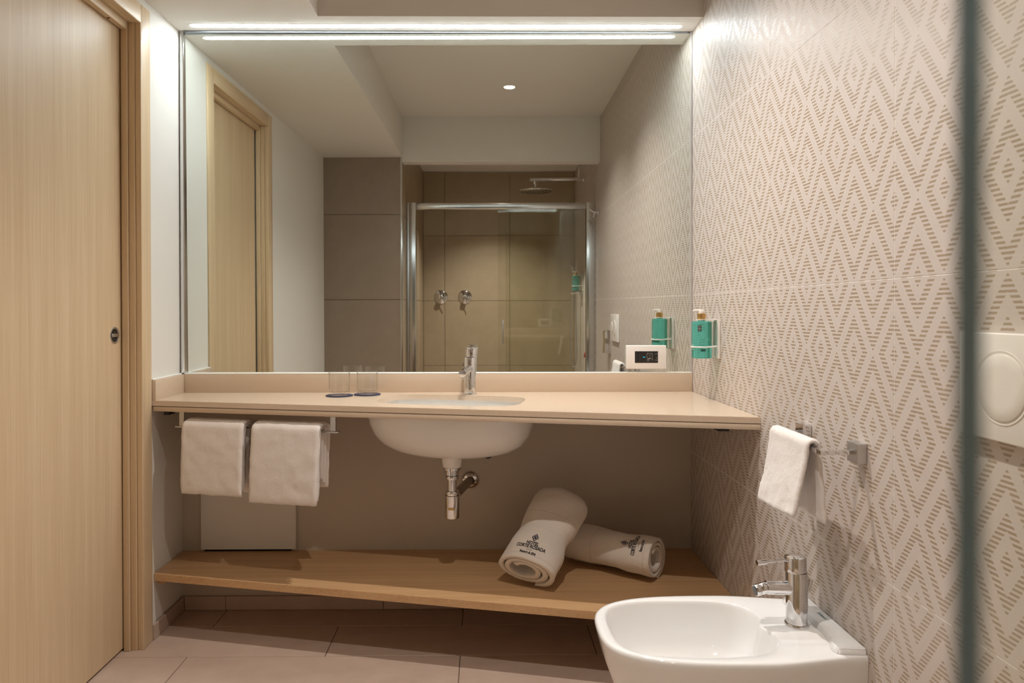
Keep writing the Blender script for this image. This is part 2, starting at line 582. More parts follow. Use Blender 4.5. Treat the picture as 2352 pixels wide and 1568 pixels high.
# baseboards of cut floor tile
def baseboard(name, segs, along):
    bm_ = B()
    if along == 'x': box(bm_, (XL + 0.009, YB - 0.004, 0.0), (XR - 0.001, YB - 0.0005, 0.05))
    else: box(bm_, (XL + 0.0005, -0.245, 0.0), (XL + 0.004, YB - 0.009, 0.05))
    bb = struct(name, bm_, M_FGROUT)
    for a, b_ in segs:
        bm_ = B()
        if along == 'x': box(bm_, (a + 0.001, YB - 0.011, 0.001), (b_ - 0.001, YB - 0.003, 0.053), 0.001, 1)
        else: box(bm_, (XL + 0.003, a + 0.001, 0.001), (XL + 0.011, b_ - 0.001, 0.053), 0.001, 1)
        emit_obj('tile', bm_, M_FTILE, bb)
    return bb
baseboard('baseboard_back', [(XL + 0.011, -0.986), (-0.986, -0.384), (-0.384, 0.218), (0.218, XR - 0.001)], 'x')
baseboard('baseboard_left', [(-0.247, YB - 0.011)], 'y')

# ------------------------------------------------------------------ door_1 (pocket door in the left wall)
XD = -1.215
door = thing('door_1', (XD, (DY0 + DY1) / 2, 0), 'light oak pocket door with flush chrome pull in oak casing', 'door', kind='structure')
bm = B(); box(bm, (XD - 0.038, DY1 + 0.014, 0.008), (XD, 0.02 + DY0, 2.11), 0.0012)
emit_obj('door_panel', bm, M_OAK_V, door)
# casings (architraves) standing 8 mm proud of the wall
XCF = -1.147
CW = 0.066
bm = B(); box(bm, (XL - 0.001, DY0 + 0.004, 0.0), (XCF, -0.2495, 2.178), 0.003, 3)
emit_obj('casing', bm, M_OAK_V, door, 50)
bm = B(); box(bm, (XL - 0.001, DY1 - 0.07, 0.0), (XCF, DY1 - 0.004, 2.178), 0.003, 3)
emit_obj('casing', bm, M_OAK_V, door, 50)
bm = B(); box(bm, (XL - 0.001, DY1 - 0.004, DZ + 0.0005), (XCF, DY0 + 0.0035, 2.178), 0.003, 3)
emit_obj('head_casing', bm, M_OAK_Y, door, 50)
# stepped jamb strips, near side (seen from the room), far side and head
steps = [(-1.2105, -1.189, 0.0100, -0.026), (-1.1885, -1.1675, 0.0035, 0.0), (-1.167, -1.1475, 0.0, 0.0)]
for xa, xb, dy, dz in steps:
    bm = B(); box(bm, (xa, DY0 - dy, 0.0), (xb, DY0 + 0.022, 2.16), 0.0022, 3)
    emit_obj('jamb', bm, M_OAK_V, door, 50)
    bm = B(); box(bm, (xa, DY1 - 0.022, 0.0), (xb, DY1 + dy, 2.16), 0.0022, 3)
    emit_obj('jamb', bm, M_OAK_V, door, 50)
    bm = B(); box(bm, (xa, DY1 + dy + 0.0005, DZ + dz), (xb, DY0 - dy - 0.0005, 2.16), 0.0022, 3)
    emit_obj('head_jamb', bm, M_OAK_Y, door, 50)
bm = B(); lathe(bm, (-1.2, -0.423, DZ - 0.0285), (0, 0, 1), rprof(0.005, 0, 0.004, 0.001), 20)
emit_obj('plug', bm, M_BUMPER, door, 40)
# flush pull
pull = B()
lathe(pull, (XD - 0.001, -0.366, 1.065), (1, 0, 0), [(0.0, -0.0005), (0.023, -0.0005), (0.0245, 0.0025), (0.0275, 0.003), (0.0285, 0.0015), (0.0285, 0.0)], 40, (False, False))
po = emit_obj('flush_pull', pull, M_SATIN, door, 50)
bm = B(); lathe(bm, (XD - 0.0002, -0.366, 1.065), (1, 0, 0), [(0.0, 0.0002), (0.0215, 0.0002), (0.0225, 0.0006)], 36, (False, False))
emit_obj('dish', bm, M_BLACK, po, 60)
bm = B(); box(bm, (XD, -0.387, 1.059), (XD + 0.004, -0.345, 1.071), 0.003, 3)
emit_obj('turn', bm, M_SATIN, po, 60)

# ------------------------------------------------------------------ mirror
mir = thing('mirror', (-0.17, 0, 0.91), 'large frameless wall mirror with thin chrome edge above the worktop', 'mirror')
def mplane(x, z): return -0.0064 * x - 0.0052 * (z - 1.5) - 0.0
bm = B()
ax, bx_, az, bz = -1.136, 0.794, 0.9085, 2.201
fr = [bm.verts.new((x, mplane(x, z), z)) for x, z in ((ax, az), (bx_, az), (bx_, bz), (ax, bz))]
bk = [bm.verts.new((v.co.x, v.co.y + 0.004, v.co.z)) for v in fr]
f0 = bm.faces.new(fr)
bm.faces.new(list(reversed(bk)))
for i in range(4):
    j = (i + 1) % 4
    bm.faces.new((fr[j], fr[i], bk[i], bk[j]))
bmesh.ops.recalc_face_normals(bm, faces=bm.faces)
emit_obj('mirror_glass', bm, M_MIRROR, mir)
bm = B(); box(bm, (XL + 0.006, -0.006, 0.909), (-1.1345, 0.011, 2.207), 0.002)
emit_obj('edge_strip', bm, M_ALU, mir, 40)
bm = B(); box(bm, (0.7935, -0.009, 0.909), (XR - 0.0005, 0.011, 2.207), 0.001)
emit_obj('edge_strip', bm, mat('grey_edge', srgb(196, 192, 188), 0.4), mir, 40)
bm = B(); box(bm, (-1.134, -0.010, 2.2015), (0.7912, 0.009, 2.2074), 0.001)
emit_obj('edge_strip', bm, mat('dull_edge', (0.30, 0.32, 0.35, 1), 0.45, 1.0), mir, 40)

# ------------------------------------------------------------------ LED strip in the soffit
led = thing('led_strip_light', (-0.17, -0.058, ZC), 'long glowing LED strip recessed in the soffit above the mirror', 'light')
def stadium(x0, x1, yc, hw, tip):
    pts = []
    n = 10
    for i in range(n + 1):
        a = -PI / 2 + PI * i / n
        pts.append((x1 - tip + tip * math.cos(a), yc + hw * math.sin(a)))
    for i in range(n + 1):
        a = PI / 2 + PI * i / n
        pts.append((x0 + tip + tip * math.cos(a), yc + hw * math.sin(a)))
    return pts
bm = B(); prism(bm, stadium(-1.086, 0.745, -0.058, 0.0125, 0.018), ZC - 0.0025, ZC + 0.002)
emit_obj('diffuser', bm, M_STRIP, led)
bm = B(); prism(bm, stadium(-1.092, 0.751, -0.058, 0.0165, 0.022), ZC - 0.0012, ZC + 0.003)
emit_obj('profile', bm, M_WPLAST, led)

# ------------------------------------------------------------------ recessed spot lamps
def downlight(x, y, z, watts, label, group=None, tgt=None, ang=122, r=0.010):
    d = thing('downlight', (x, y, z), label, 'light', 'round recessed ceiling spots')
    bm = B(); lathe(bm, (x, y, z), (0, 0, -1), [(0.034, -0.004), (0.041, 0.0), (0.043, 0.0015), (0.041, 0.003), (0.035, 0.0025), (0.033, 0.0005)], 36, (False, False))
    emit_obj('trim_ring', bm, M_WPLAST, d, 60)
    bm = B(); lathe(bm, (x, y, z), (0, 0, -1), [(0.0, 0.0012), (0.032, 0.001), (0.033, 0.0)], 36, (False, False))
    emit_obj('lens', bm, M_LAMP, d, 60)
    ld = bpy.data.lights.new('spot_lamp', 'SPOT')
    ld.energy = watts; ld.color = SPOT_COL; ld.spot_size = math.radians(ang); ld.spot_blend = 1.0
    ld.shadow_soft_size = r
    lo = bpy.data.objects.new('spot_lamp', ld); COL.objects.link(lo)
    lo.parent = d; lo.location = (0, 0, -0.013)
    return d
downlight(0.144, -0.765, ZR, SPOT_W['front'], 'round recessed spot in the raised ceiling nearest the mirror')
downlight(0.144, -1.644, ZR, SPOT_W['back'], 'round recessed spot seen glowing in the mirror')
downlight(0.06, -3.16, 2.40, SPOT_W['shower'], 'round recessed spot in the shower ceiling', ang=104)

# ------------------------------------------------------------------ worktop
C0 = Vector((-0.108, -0.25, 0))
def loc2(a, b, z): return C0 + EDGE * a + BACK * b + Vector((0, 0, z))
def superell(a, b, n, cnt=72):
    out = []
    for i in range(cnt):
        t = 2 * PI * i / cnt
        c, s_ = math.cos(t), math.sin(t)
        out.append((a * math.copysign(abs(c) ** (2 / n), c), b * math.copysign(abs(s_) ** (2 / n), s_)))
    return out
top = thing('worktop', (-0.17, -0.2, ZTOP), 'long beige quartz vanity worktop with slanted front and upstand', 'countertop')
outer = [(XL + 0.001, YB - 0.001), (XL + 0.001, -0.2485), (XCF + 0.0005, front_y(XCF)), (XR - 0.0005, front_y(XR)), (XR - 0.0005, YB - 0.001)]
def slab(z0, z1, hole, outer_):
    bm_ = B()
    o_ = [bm_.verts.new((x, y, z1)) for x, y in outer_]
    h_ = [bm_.verts.new(loc2(a, b, z1)) for a, b in hole]
    es = [bm_.edges.new((o_[i], o_[(i + 1) % len(o_)])) for i in range(len(o_))] + [bm_.edges.new((h_[i], h_[(i + 1) % len(h_)])) for i in range(len(h_))]
    bmesh.ops.triangle_fill(bm_, edges=es, use_beauty=True)
    fs = list(bm_.faces)
    for f in fs:
        if f.normal.z < 0: f.normal_flip()
    low = {}
    for v in list(bm_.verts): low[v] = bm_.verts.new((v.co.x, v.co.y, z0))
    for f in fs: bm_.faces.new([low[v] for v in reversed(f.verts)])
    for loop in (o_, h_):
        for i in range(len(loop)):
            a, b = loop[i], loop[(i + 1) % len(loop)]
            bm_.faces.new((a, b, low[b], low[a]))
    bmesh.ops.recalc_face_normals(bm_, faces=bm_.faces)
    sharp = [e for e in bm_.edges if len(e.link_faces) == 2 and e.calc_face_angle(0) > 0.9 and e.verts[0].co.z > z1 - 1e-5 and e.verts[1].co.z > z1 - 1e-5]
    bmesh.ops.bevel(bm_, geom=sharp, offset=0.0014, segments=2, affect='EDGES')
    return bm_
emit_obj('slab', slab(0.8165, ZTOP, superell(0.250, 0.140, 4.2), outer), M_QUARTZ, top, 35)
bm = B()
lip = [(XCF + 0.0005, front_y(XCF) + 0.0006), (XR - 0.0005, front_y(XR) + 0.0006), (XR - 0.0005, front_y(XR) + 0.062), (XCF + 0.0005, front_y(XCF) + 0.062)]
prism(bm, lip, 0.7975, 0.8142, 0.0014)
emit_obj('front_lip', bm, M_QUARTZ, top, 35)
bm = B()
lip = [(XCF + 0.002, front_y(XCF) + 0.0025), (XR - 0.002, front_y(XR) + 0.0025), (XR - 0.002, front_y(XR) + 0.05), (XCF + 0.002, front_y(XCF) + 0.05)]
prism(bm, lip, 0.8138, 0.8168)
emit_obj('joint', bm, M_FGROUT, top)
bm = B(); box(bm, (XL + 0.0205, YB - 0.022, ZTOP - 0.0005), (XR - 0.001, YB - 0.0005, 0.9055), 0.0012)
emit_obj('upstand', bm, M_QUARTZ, top, 35)
bm = B(); box(bm, (XL + 0.0005, -0.2465, ZTOP - 0.0005), (XL + 0.020, YB - 0.0005, 0.9055), 0.0012)
emit_obj('upstand', bm, M_QUARTZ, top, 35)
bm = B()
box(bm, (XL + 0.02, YB - 0.0225, 0.9052), (XR - 0.001, YB - 0.004, 0.9092), 0.0015)
emit_obj('silicone_bead', bm, M_SILIC, top)
bm = B(); box(bm, (XL + 0.0005, -0.2465, 0.9052), (XL + 0.012, YB - 0.022, 0.9096), 0.0015)
emit_obj('silicone_bead', bm, M_SILIC, top)

# black steel brackets below the worktop
for x0, x1, y0, lab in ((0.705, 0.740, -0.60, 'black steel bracket under the worktop at the patterned wall'), (-1.118, -1.098, -0.225, 'black steel bracket under the worktop at the door end')):
    br = thing('worktop_bracket', ((x0 + x1) / 2, YB - 0.005, 0.70), lab, 'bracket', 'steel brackets carrying the worktop')
    bm = B(); box(bm, (x0, y0, 0.781), (x1, YB - 0.006, 0.7965 if y0 < -0.5 else 0.7968), 0.001)
    emit_obj('arm', bm, M_BLACK, br)
    bm = B(); box(bm, (x0, y0 + 0.07, 0.797), (x1, YB - 0.006, 0.816), 0.001)
    emit_obj('packer', bm, M_BLACK, br)
    bm = B(); box(bm, (x0, YB - 0.006, 0.765), (x1, YB - 0.0005, 0.81), 0.001)
    emit_obj('wall_plate', bm, M_BLACK, br)

# ------------------------------------------------------------------ undermount basin
ba = thing('washbasin', loc2(0, 0, 0.67), 'white oval undermount washbasin set into the worktop', 'sink')
bm = B()
prof_out = [(0.288, 0.182, 0.8160), (0.287, 0.181, 0.79), (0.283, 0.177, 0.758), (0.272, 0.168, 0.72), (0.249, 0.152, 0.687), (0.212, 0.13, 0.6635), (0.16, 0.1, 0.650), (0.095, 0.068, 0.6435), (0.042, 0.042, 0.640)]
prof_in = [(0.262, 0.152, 0.8160), (0.258, 0.148, 0.79), (0.247, 0.141, 0.75), (0.222, 0.126, 0.712), (0.178, 0.104, 0.684), (0.12, 0.075, 0.668), (0.06, 0.045, 0.660), (0.022, 0.022, 0.657)]
rings = []
for a, b, z in reversed(prof_out): rings.append([loc2(x, y, z) for x, y in superell(a, b, 2.0 + 1.0 * min(1, max(0, (z - 0.665) / 0.1)))])
for a, b, z in prof_in: rings.append([loc2(x, y, z) for x, y in superell(a, b, 2.0 + 2.0 * min(1, max(0, (z - 0.675) / 0.1)))])
loft(bm, rings)
bmesh.ops.recalc_face_normals(bm, faces=bm.faces)
emit_obj('bowl', bm, M_BASIN, ba, 50)
dn = loc2(0, 0.0, 0)
bm = B(); lathe(bm, dn, (0, 0, 1), [(0.031, 0.6015), (0.0325, 0.603), (0.0345, 0.6175), (0.0362, 0.632), (0.0415, 0.642), (0.045, 0.645)], 48, (True, False))
emit_obj('neck', bm, M_BASIN, ba, 50)
bm = B(); lathe(bm, dn, (0, 0, 1), [(0.0, 0.661), (0.02, 0.6605), (0.0225, 0.6585), (0.0225, 0.6545)], 36, (False, False))
emit_obj('drain_cap', bm, M_CHROME, ba, 50)
ov = loc2(0.012, 0.144, 0.779)
bm = B(); lathe(bm, ov, -BACK + Vector((0, 0, 0.2)), [(0.008, -0.002), (0.0085, 0.002), (0.0105, 0.004), (0.0135, 0.004), (0.0145, 0.002), (0.0145, -0.003)], 28, (False, False))
oo = emit_obj('overflow_ring', bm, M_CHROME, ba, 50)
bm = B(); lathe(bm, ov, -BACK + Vector((0, 0, 0.2)), [(0.0, 0.0005), (0.0083, 0.0005)], 24, (False, False))
emit_obj('overflow_hole', bm, M_DARK, oo)

# chrome bottle trap
tr = thing('bottle_trap', (dn.x, dn.y, 0.4235), 'chrome bottle trap with waste pipe under the washbasin', 'drain trap')
bm = B(); lathe(bm, dn, (0, 0, 1), [(0.0, 0.5735), (0.0235, 0.5735), (0.0245, 0.5745), (0.0245, 0.5905), (0.030, 0.5920), (0.031, 0.5930), (0.031, 0.6000), (0.030, 0.6010)], 44, (False, True))
emit_obj('waste_nut', bm, M_CHROME, tr, 35)
bm = B(); lathe(bm, dn, (0, 0, 1), rprof(0.0242, 0.5600, 0.5720, 0.001), 44); emit_obj('collar', bm, M_CHROME, tr, 35)
bm = B(); lathe(bm, dn, (0, 0, 1), [(0.0162, 0.508), (0.0162, 0.578)], 40); emit_obj('tube', bm, M_CHROME, tr, 35)
bm = B(); lathe(bm, dn, (0, 0, 1), rprof(0.0243, 0.5045, 0.5185, 0.0012), 44); emit_obj('collar', bm, M_CHROME, tr, 35)
bm = B(); lathe(bm, dn, (0, 0, 1), [(0.0, 0.4235), (0.021, 0.4235), (0.0245, 0.4250), (0.0255, 0.4285), (0.0255, 0.5025), (0.0245, 0.5037)], 48, (False, True)); emit_obj('bottle', bm, M_CHROME, tr, 35)
wall_pt = Vector((-0.049, YB - 0.001, 0.494))
outp = Vector((dn.x, dn.y, 0.492))
dirp = (wall_pt - outp).normalized()
bm = B(); tube(bm, [outp + dirp * 0.02, wall_pt], 0.0158, 28); emit_obj('waste_pipe', bm, M_BRONZE, tr, 35)
bm = B(); lathe(bm, outp, dirp, rprof(0.0205, 0.02, 0.036, 0.001), 36); emit_obj('outlet_nut', bm, M_CHROME, tr, 35)
bm = B(); lathe(bm, wall_pt, (0, -1, 0), [(0.034, 0.0), (0.0345, 0.002), (0.033, 0.005), (0.026, 0.010), (0.018, 0.013), (0.016, 0.014)], 44, (True, False)); emit_obj('wall_flange', bm, M_CHROME, tr, 50)
bm = B()
def on_bottle(u, v):
    a = -PI / 2 + (u - 0.002) / 0.0257
    return Vector((dn.x + 0.0257 * math.cos(a), dn.y + 0.0257 * math.sin(a), 0.461 + v))
for i in range(6): stamp(bm, quad2d(-0.0115 + i * 0.0038, -0.0045, -0.0115 + (i + 1) * 0.0038, 0.0045), on_bottle)
emit_obj('sticker', bm, M_BRASS, tr, label='small brass coloured sticker')
va = thing('stop_valve', (0.018, YB, 0.575), 'small dark blue shut-off valve peeking out below the washbasin', 'valve')
bm = B(); lathe(bm, (0.018, YB - 0.001, 0.602), (0, -1, 0), [(0.018, 0), (0.018, 0.004), (0.012, 0.008), (0.012, 0.03)], 32); emit_obj('rosette', bm, M_CHROME, va, 40)
bm = B(); lathe(bm, (0.018, YB - 0.031, 0.602), (0, -1, 0), [(0.014, 0), (0.018, 0.003), (0.018, 0.018), (0.013, 0.024), (0, 0.025)], 8); emit_obj('knob', bm, M_BLUE, va, 30)

# ------------------------------------------------------------------ basin mixer
fx = Vector((-0.0475, -0.082, ZTOP))
fa = thing('basin_mixer', fx, 'chrome cylindrical basin mixer tap on the worktop behind the washbasin', 'faucet')
bm = B(); lathe(bm, fx, (0, 0, 1), [(0.0245, 0.0), (0.0248, 0.003), (0.0238, 0.005), (0.0222, 0.0055), (0.0222, 0.137), (0.0215, 0.138)], 56); emit_obj('body', bm, M_CHROME, fa, 35)
bm = B(); lathe(bm, fx + Vector((0.0006, 0.001, 0)), Vector((0.03, 0.05, 1)), [(0.0214, 0.1385), (0.0222, 0.1395), (0.0222, 0.167), (0.0205, 0.1695), (0.0, 0.1705)], 56, (True, False)); hd = emit_obj('handle', bm, M_CHROME, fa, 35)
bm = B(); lathe(bm, fx + Vector((0.004, 0.004, 0.1705)), Vector((0.03, 0.05, 1)), rprof(0.0185, 0, 0.0045, 0.001), 40); box(bm, (fx.x - 0.004, fx.y + 0.004, ZTOP + 0.1725), (fx.x + 0.012, fx.y + 0.052, ZTOP + 0.1765), 0.001); emit_obj('lever', bm, M_CHROME, hd, 35)
bm = B()
sp_ = [fx + Vector((0, 0, 0.098)) - BACK * t_ + Vector((0, 0, -0.10 * t_)) for t_ in (0.012, 0.05, 0.09, 0.118)]
tube(bm, sp_, [0.0145, 0.014, 0.0135, 0.0135], 32); spo = emit_obj('spout', bm, M_CHROME, fa, 50)
bm = B(); lathe(bm, sp_[3] + BACK * 0.017 + Vector((0, 0, -0.008)), Vector((0, 0, -1)) - BACK * 0.2, rprof(0.011, 0, 0.010, 0.001), 28); emit_obj('aerator', bm, M_SATIN, spo, 40)

# ------------------------------------------------------------------ tumblers on coasters
def tumbler(x, y, lab, labc):
    co = B(); lathe(co, (x, y, ZTOP), (0, 0, 1), rprof(0.049, 0.0003, 0.0035, 0.0008), 48)
    o = emit_obj('coaster', co, M_COAST, None, 40, origin=(x, y, ZTOP)); put(o, labc, 'coaster', 'coasters under the tumblers')
    z = ZTOP + 0.0037
    g = B()
    lathe(g, (x, y, z), (0, 0, 1), [(0.0, 0.0), (0.034, 0.0), (0.0365, 0.0015), (0.0378, 0.006), (0.0382, 0.03), (0.0384, 0.0855), (0.0378, 0.0865), (0.0372, 0.0858), (0.0368, 0.03), (0.0360, 0.015), (0.033, 0.0115), (0.0, 0.0105)], 56, (False, False))
    o = emit_obj('drinking_glass', g, M_TUMBLER, None, 60, origin=(x, y, z)); put(o, lab, 'glass', 'tumblers on the worktop')
tumbler(-0.524, -0.122, 'clear tumbler on a blue coaster, the one nearer the door', 'round dark blue coaster under the tumbler nearer the door')
tumbler(-0.428, -0.088, 'clear tumbler on a blue coaster, the one nearer the tap', 'round dark blue coaster under the tumbler nearer the tap')

# ------------------------------------------------------------------ shaver socket on the mirror
so = thing('shaver_socket', (0.624, -0.008, 0.9205), 'white shaver socket plate with black insert mounted on the mirror', 'socket')
yp = -0.0165
bm = B(); box(bm, (0.548, yp, 0.9215), (0.7005, -0.0045, 1.0115), 0.003, 3); emit_obj('plate', bm, M_WPLAST, so, 50)
bm = B(); box(bm, (0.5795, yp - 0.0012, 0.945), (0.668, yp + 0.004, 0.9895), 0.0006, 1); ins = emit_obj('insert', bm, M_BPLAST, so)
yf = yp - 0.0014
def on_sock(cx, cz): return lambda x, y: Vector((cx + x, yf, cz + y))
bm = B()
for dz in (-0.0125, 0.0, 0.0125): lathe(bm, (0.5915, yf + 0.0004, 0.967 + dz), (0, -1, 0), [(0, 0.0003), (0.0032, 0.0003)], 16, (False, False))
emit_obj('socket_hole', bm, M_DARK, ins)
bm = B(); box(bm, (0.6026, yf - 0.0002, 0.9455), (0.6034, yf + 0.0006, 0.989)); emit_obj('seam', bm, M_DARK, ins)
bm = B()
stamp(bm, ([(-0.004, 0.006), (0.004, 0.006), (0, 0.012)], [(0, 1, 2)]), on_sock(0.6145, 0.967))
stamp(bm, ([(-0.004, -0.006), (0.004, -0.006), (0, -0.012)], [(0, 2, 1)]), on_sock(0.6145, 0.967))
emit_obj('arrow_hole', bm, M_DARK, ins)
bm = B(); stamp(bm, quad2d(-0.0045, -0.0012, 0.0045, 0.0012), on_sock(0.6145, 0.967)); emit_obj('indicator', bm, M_CYAN, ins, label='glowing cyan bar')
# face-and-shaver pictogram
bm = B()
def stroke(pts, w=0.0009):
    for (xa, ya), (xb, yb) in zip(pts[:-1], pts[1:]):
        dx, dy = xb - xa, yb - ya
        l = math.hypot(dx, dy) or 1
        nx, ny = -dy / l * w / 2, dx / l * w / 2
        stamp(bm, ([(xa + nx, ya + ny), (xa - nx, ya - ny), (xb - nx, yb - ny), (xb + nx, yb + ny)], [(0, 1, 2, 3)]), on_sock(0.636, 0.967))
arc = lambda cx, cy, r, a0, a1, n=10: [(cx + r * math.cos(math.radians(a0 + (a1 - a0) * i / n)), cy + r * math.sin(math.radians(a0 + (a1 - a0) * i / n))) for i in range(n + 1)]
stroke([(-0.011, 0.0145), (0.011, 0.0145)]); stroke([(-0.0105, 0.0145), (-0.0105, 0.002)] + arc(0, 0.002, 0.0105, 180, 250)); stroke(arc(0, 0.004, 0.0105, -75, 0) + [(0.0105, 0.0145)])
stroke([(0.0015, 0.009), (0.0015, 0.0025), (-0.001, 0.0025)]); stroke([(-0.007, 0.011), (-0.003, 0.011)]); stroke([(0.004, 0.011), (0.008, 0.011)])
stroke(arc(-0.006, -0.011, 0.0035, 20, 330) + arc(0.003, -0.0115, 0.006, 150, 60) + arc(0.009, -0.010, 0.003, 90, -60), 0.0012)
stroke([(-0.007, -0.0065), (0.002, -0.0035)], 0.0028)
emit_obj('pictogram', bm, M_GREYPRINT, ins)
bm = B()
stamp(bm, text_mesh('115V', 0.0052), on_sock(0.661, 0.979)); stamp(bm, text_mesh('230V', 0.0052), on_sock(0.661, 0.955)); stamp(bm, ring2d(0, 0, 0.0016, 0.0, 10), on_sock(0.6625, 0.964))
emit_obj('voltage_print', bm, M_GREYPRINT, ins)

# ------------------------------------------------------------------ soap dispensers in wall holders
def soap(y, z, lab_b, lab_h):
    h = thing('dispenser_holder', (XR, y, z), lab_h, 'holder', 'wall holders for soap bottles')
    bm = B(); box(bm, (XR - 0.008, y - 0.031, z), (XR - 0.0005, y + 0.031, z + 0.1285), 0.001); emit_obj('back_plate', bm, M_WPLAST, h)
    bm = B(); box(bm, (XR - 0.015, y - 0.024, z - 0.004), (XR - 0.0085, y + 0.024, z + 0.124), 0.001); emit_obj('slide', bm, M_CLEAR, h)
    bm = B(); box(bm, (XR - 0.058, y - 0.018, z + 0.1292), (XR - 0.002, y + 0.018, z + 0.132), 0.0008)
    lathe(bm, (XR - 0.058, y, z + 0.1292), (0, 0, 1), [(0.0, 0.0), (0.018, 0.0), (0.018, 0.0028), (0.0, 0.0028)], 32, (False, False)); emit_obj('neck_clip', bm, M_WPLAST, h)
    bm = B()
    ring = []
    for i in range(25):
        a = PI / 2 + PI * i / 24
        ring.append((XR - 0.052 + 0.037 * math.cos(a), y + 0.036 * math.sin(a), z + 0.0385))
    tube(bm, [(XR - 0.012, y + 0.030, z + 0.041)] + ring + [(XR - 0.012, y - 0.030, z + 0.041)], 0.0026, 10); emit_obj('hoop', bm, M_WPLAST, h, 60)
    bx0 = XR - 0.055
    b = thing('soap_bottle', (bx0, y, z), lab_b, 'bottle', 'teal pump bottles')
    bm = B()
    rg = []
    for s_, zz in ((0.9, 0.0), (0.985, 0.0015), (1.0, 0.006), (1.0, 0.119), (0.985, 0.1235), (0.9, 0.1255), (0.5, 0.1265)):
        rg.append([Vector((bx0 + px * s_, y + py * s_, z + zz)) for px, py in superell(0.0305, 0.0305, 3.6, 48)])
    loft(bm, rg, cap0=True, cap1=True); bo = emit_obj('bottle_body', bm, M_TEAL, b, 50)
    bm = B(); lathe(bm, (bx0, y, z + 0.1265), (0, 0, 1), rprof(0.0142, 0.0055, 0.0255, 0.0008), 36); emit_obj('collar', bm, M_GOLD, b, 40)
    bm = B(); lathe(bm, (bx0, y, z + 0.1265), (0, 0, 1), [(0.012, 0.0), (0.012, 0.0056)], 30); emit_obj('neck', bm, M_TEAL, b, 40)
    bm = B(); lathe(bm, (bx0, y, z + 0.152), (0, 0, 1), [(0.0102, 0.0), (0.0106, 0.001), (0.0106, 0.0125), (0.0098, 0.0137), (0.0, 0.014)], 30, (True, False))
    tube(bm, [(bx0 - 0.006, y, z + 0.1625), (bx0 - 0.022, y, z + 0.1625), (bx0 - 0.03, y, z + 0.1605)], [0.0042, 0.0035, 0.0028], 14); emit_obj('pump', bm, M_WPLAST, b, 50)
    ysf = y - 0.0309
    bm = B(); stamp(bm, quad2d(-0.022, 0.092, -0.010, 0.112), lambda u, v: Vector((bx0 + u, ysf, z + v))); lb = emit_obj('bottle_label', bm, M_BPLAST, b)
    bm = B()
    for t_, v_ in (('RIT', 0.108), ('UAL', 0.102), ('OF', 0.096)):
        stamp(bm, text_mesh(t_, 0.0056), lambda u, v, v_=v_: Vector((bx0 - 0.016 + u, ysf - 0.0003, z + v_ + v)))
    emit_obj('bottle_print', bm, M_WPRINT, lb)
    bm = B(); stamp(bm, quad2d(-0.012, 0.024, 0.004, 0.032), lambda u, v: Vector((bx0 + u, ysf, z + v))); emit_obj('lower_label', bm, mat('teal_label', srgb(20, 92, 88), 0.5) if 'teal_label' not in bpy.data.materials else bpy.data.materials['teal_label'], b)
    return h, b
soap(-0.300, 0.9815, 'teal soap bottle with white pump beside the mirror', 'white wall holder around the soap bottle beside the mirror')
soap(-3.33, 1.285, 'teal soap bottle hanging inside the shower', 'white wall holder around the soap bottle inside the shower')

# ------------------------------------------------------------------ towel rail below the worktop, two hanging towels
railz = 0.741
def rail_pt(x, off=0.0): return Vector((x, front_y(x) + 0.040 + off, 0))
rl = thing('towel_rail', rail_pt(-0.775) + Vector((0, 0, railz)), 'flat chrome towel rail hung below the worktop', 'towel rail')
p0, p1 = rail_pt(-1.075), rail_pt(-0.478)
def obox(bm, c, ha, hb, z0, z1, bev=0.0008):
    """box turned with the slanted worktop: half sizes along the edge / towards the wall"""
    poly = [(c + EDGE * sa * ha + BACK * sb * hb) for sa, sb in ((-1, -1), (1, -1), (1, 1), (-1, 1))]
    prism(bm, [(p.x, p.y) for p in poly], z0, z1, bev, 1)
bm = B(); obox(bm, (p0 + p1) / 2, (p1 - p0).length / 2, 0.008, railz - 0.003, railz + 0.003); emit_obj('bar', bm, M_SATIN, rl)
for xx in (-1.052, -0.499):
    c = rail_pt(xx)
    bm = B(); obox(bm, c, 0.0095, 0.004, railz + 0.003, 0.7935); obox(bm, c, 0.021, 0.018, 0.7932, 0.7972); emit_obj('hanger', bm, M_SATIN, rl)

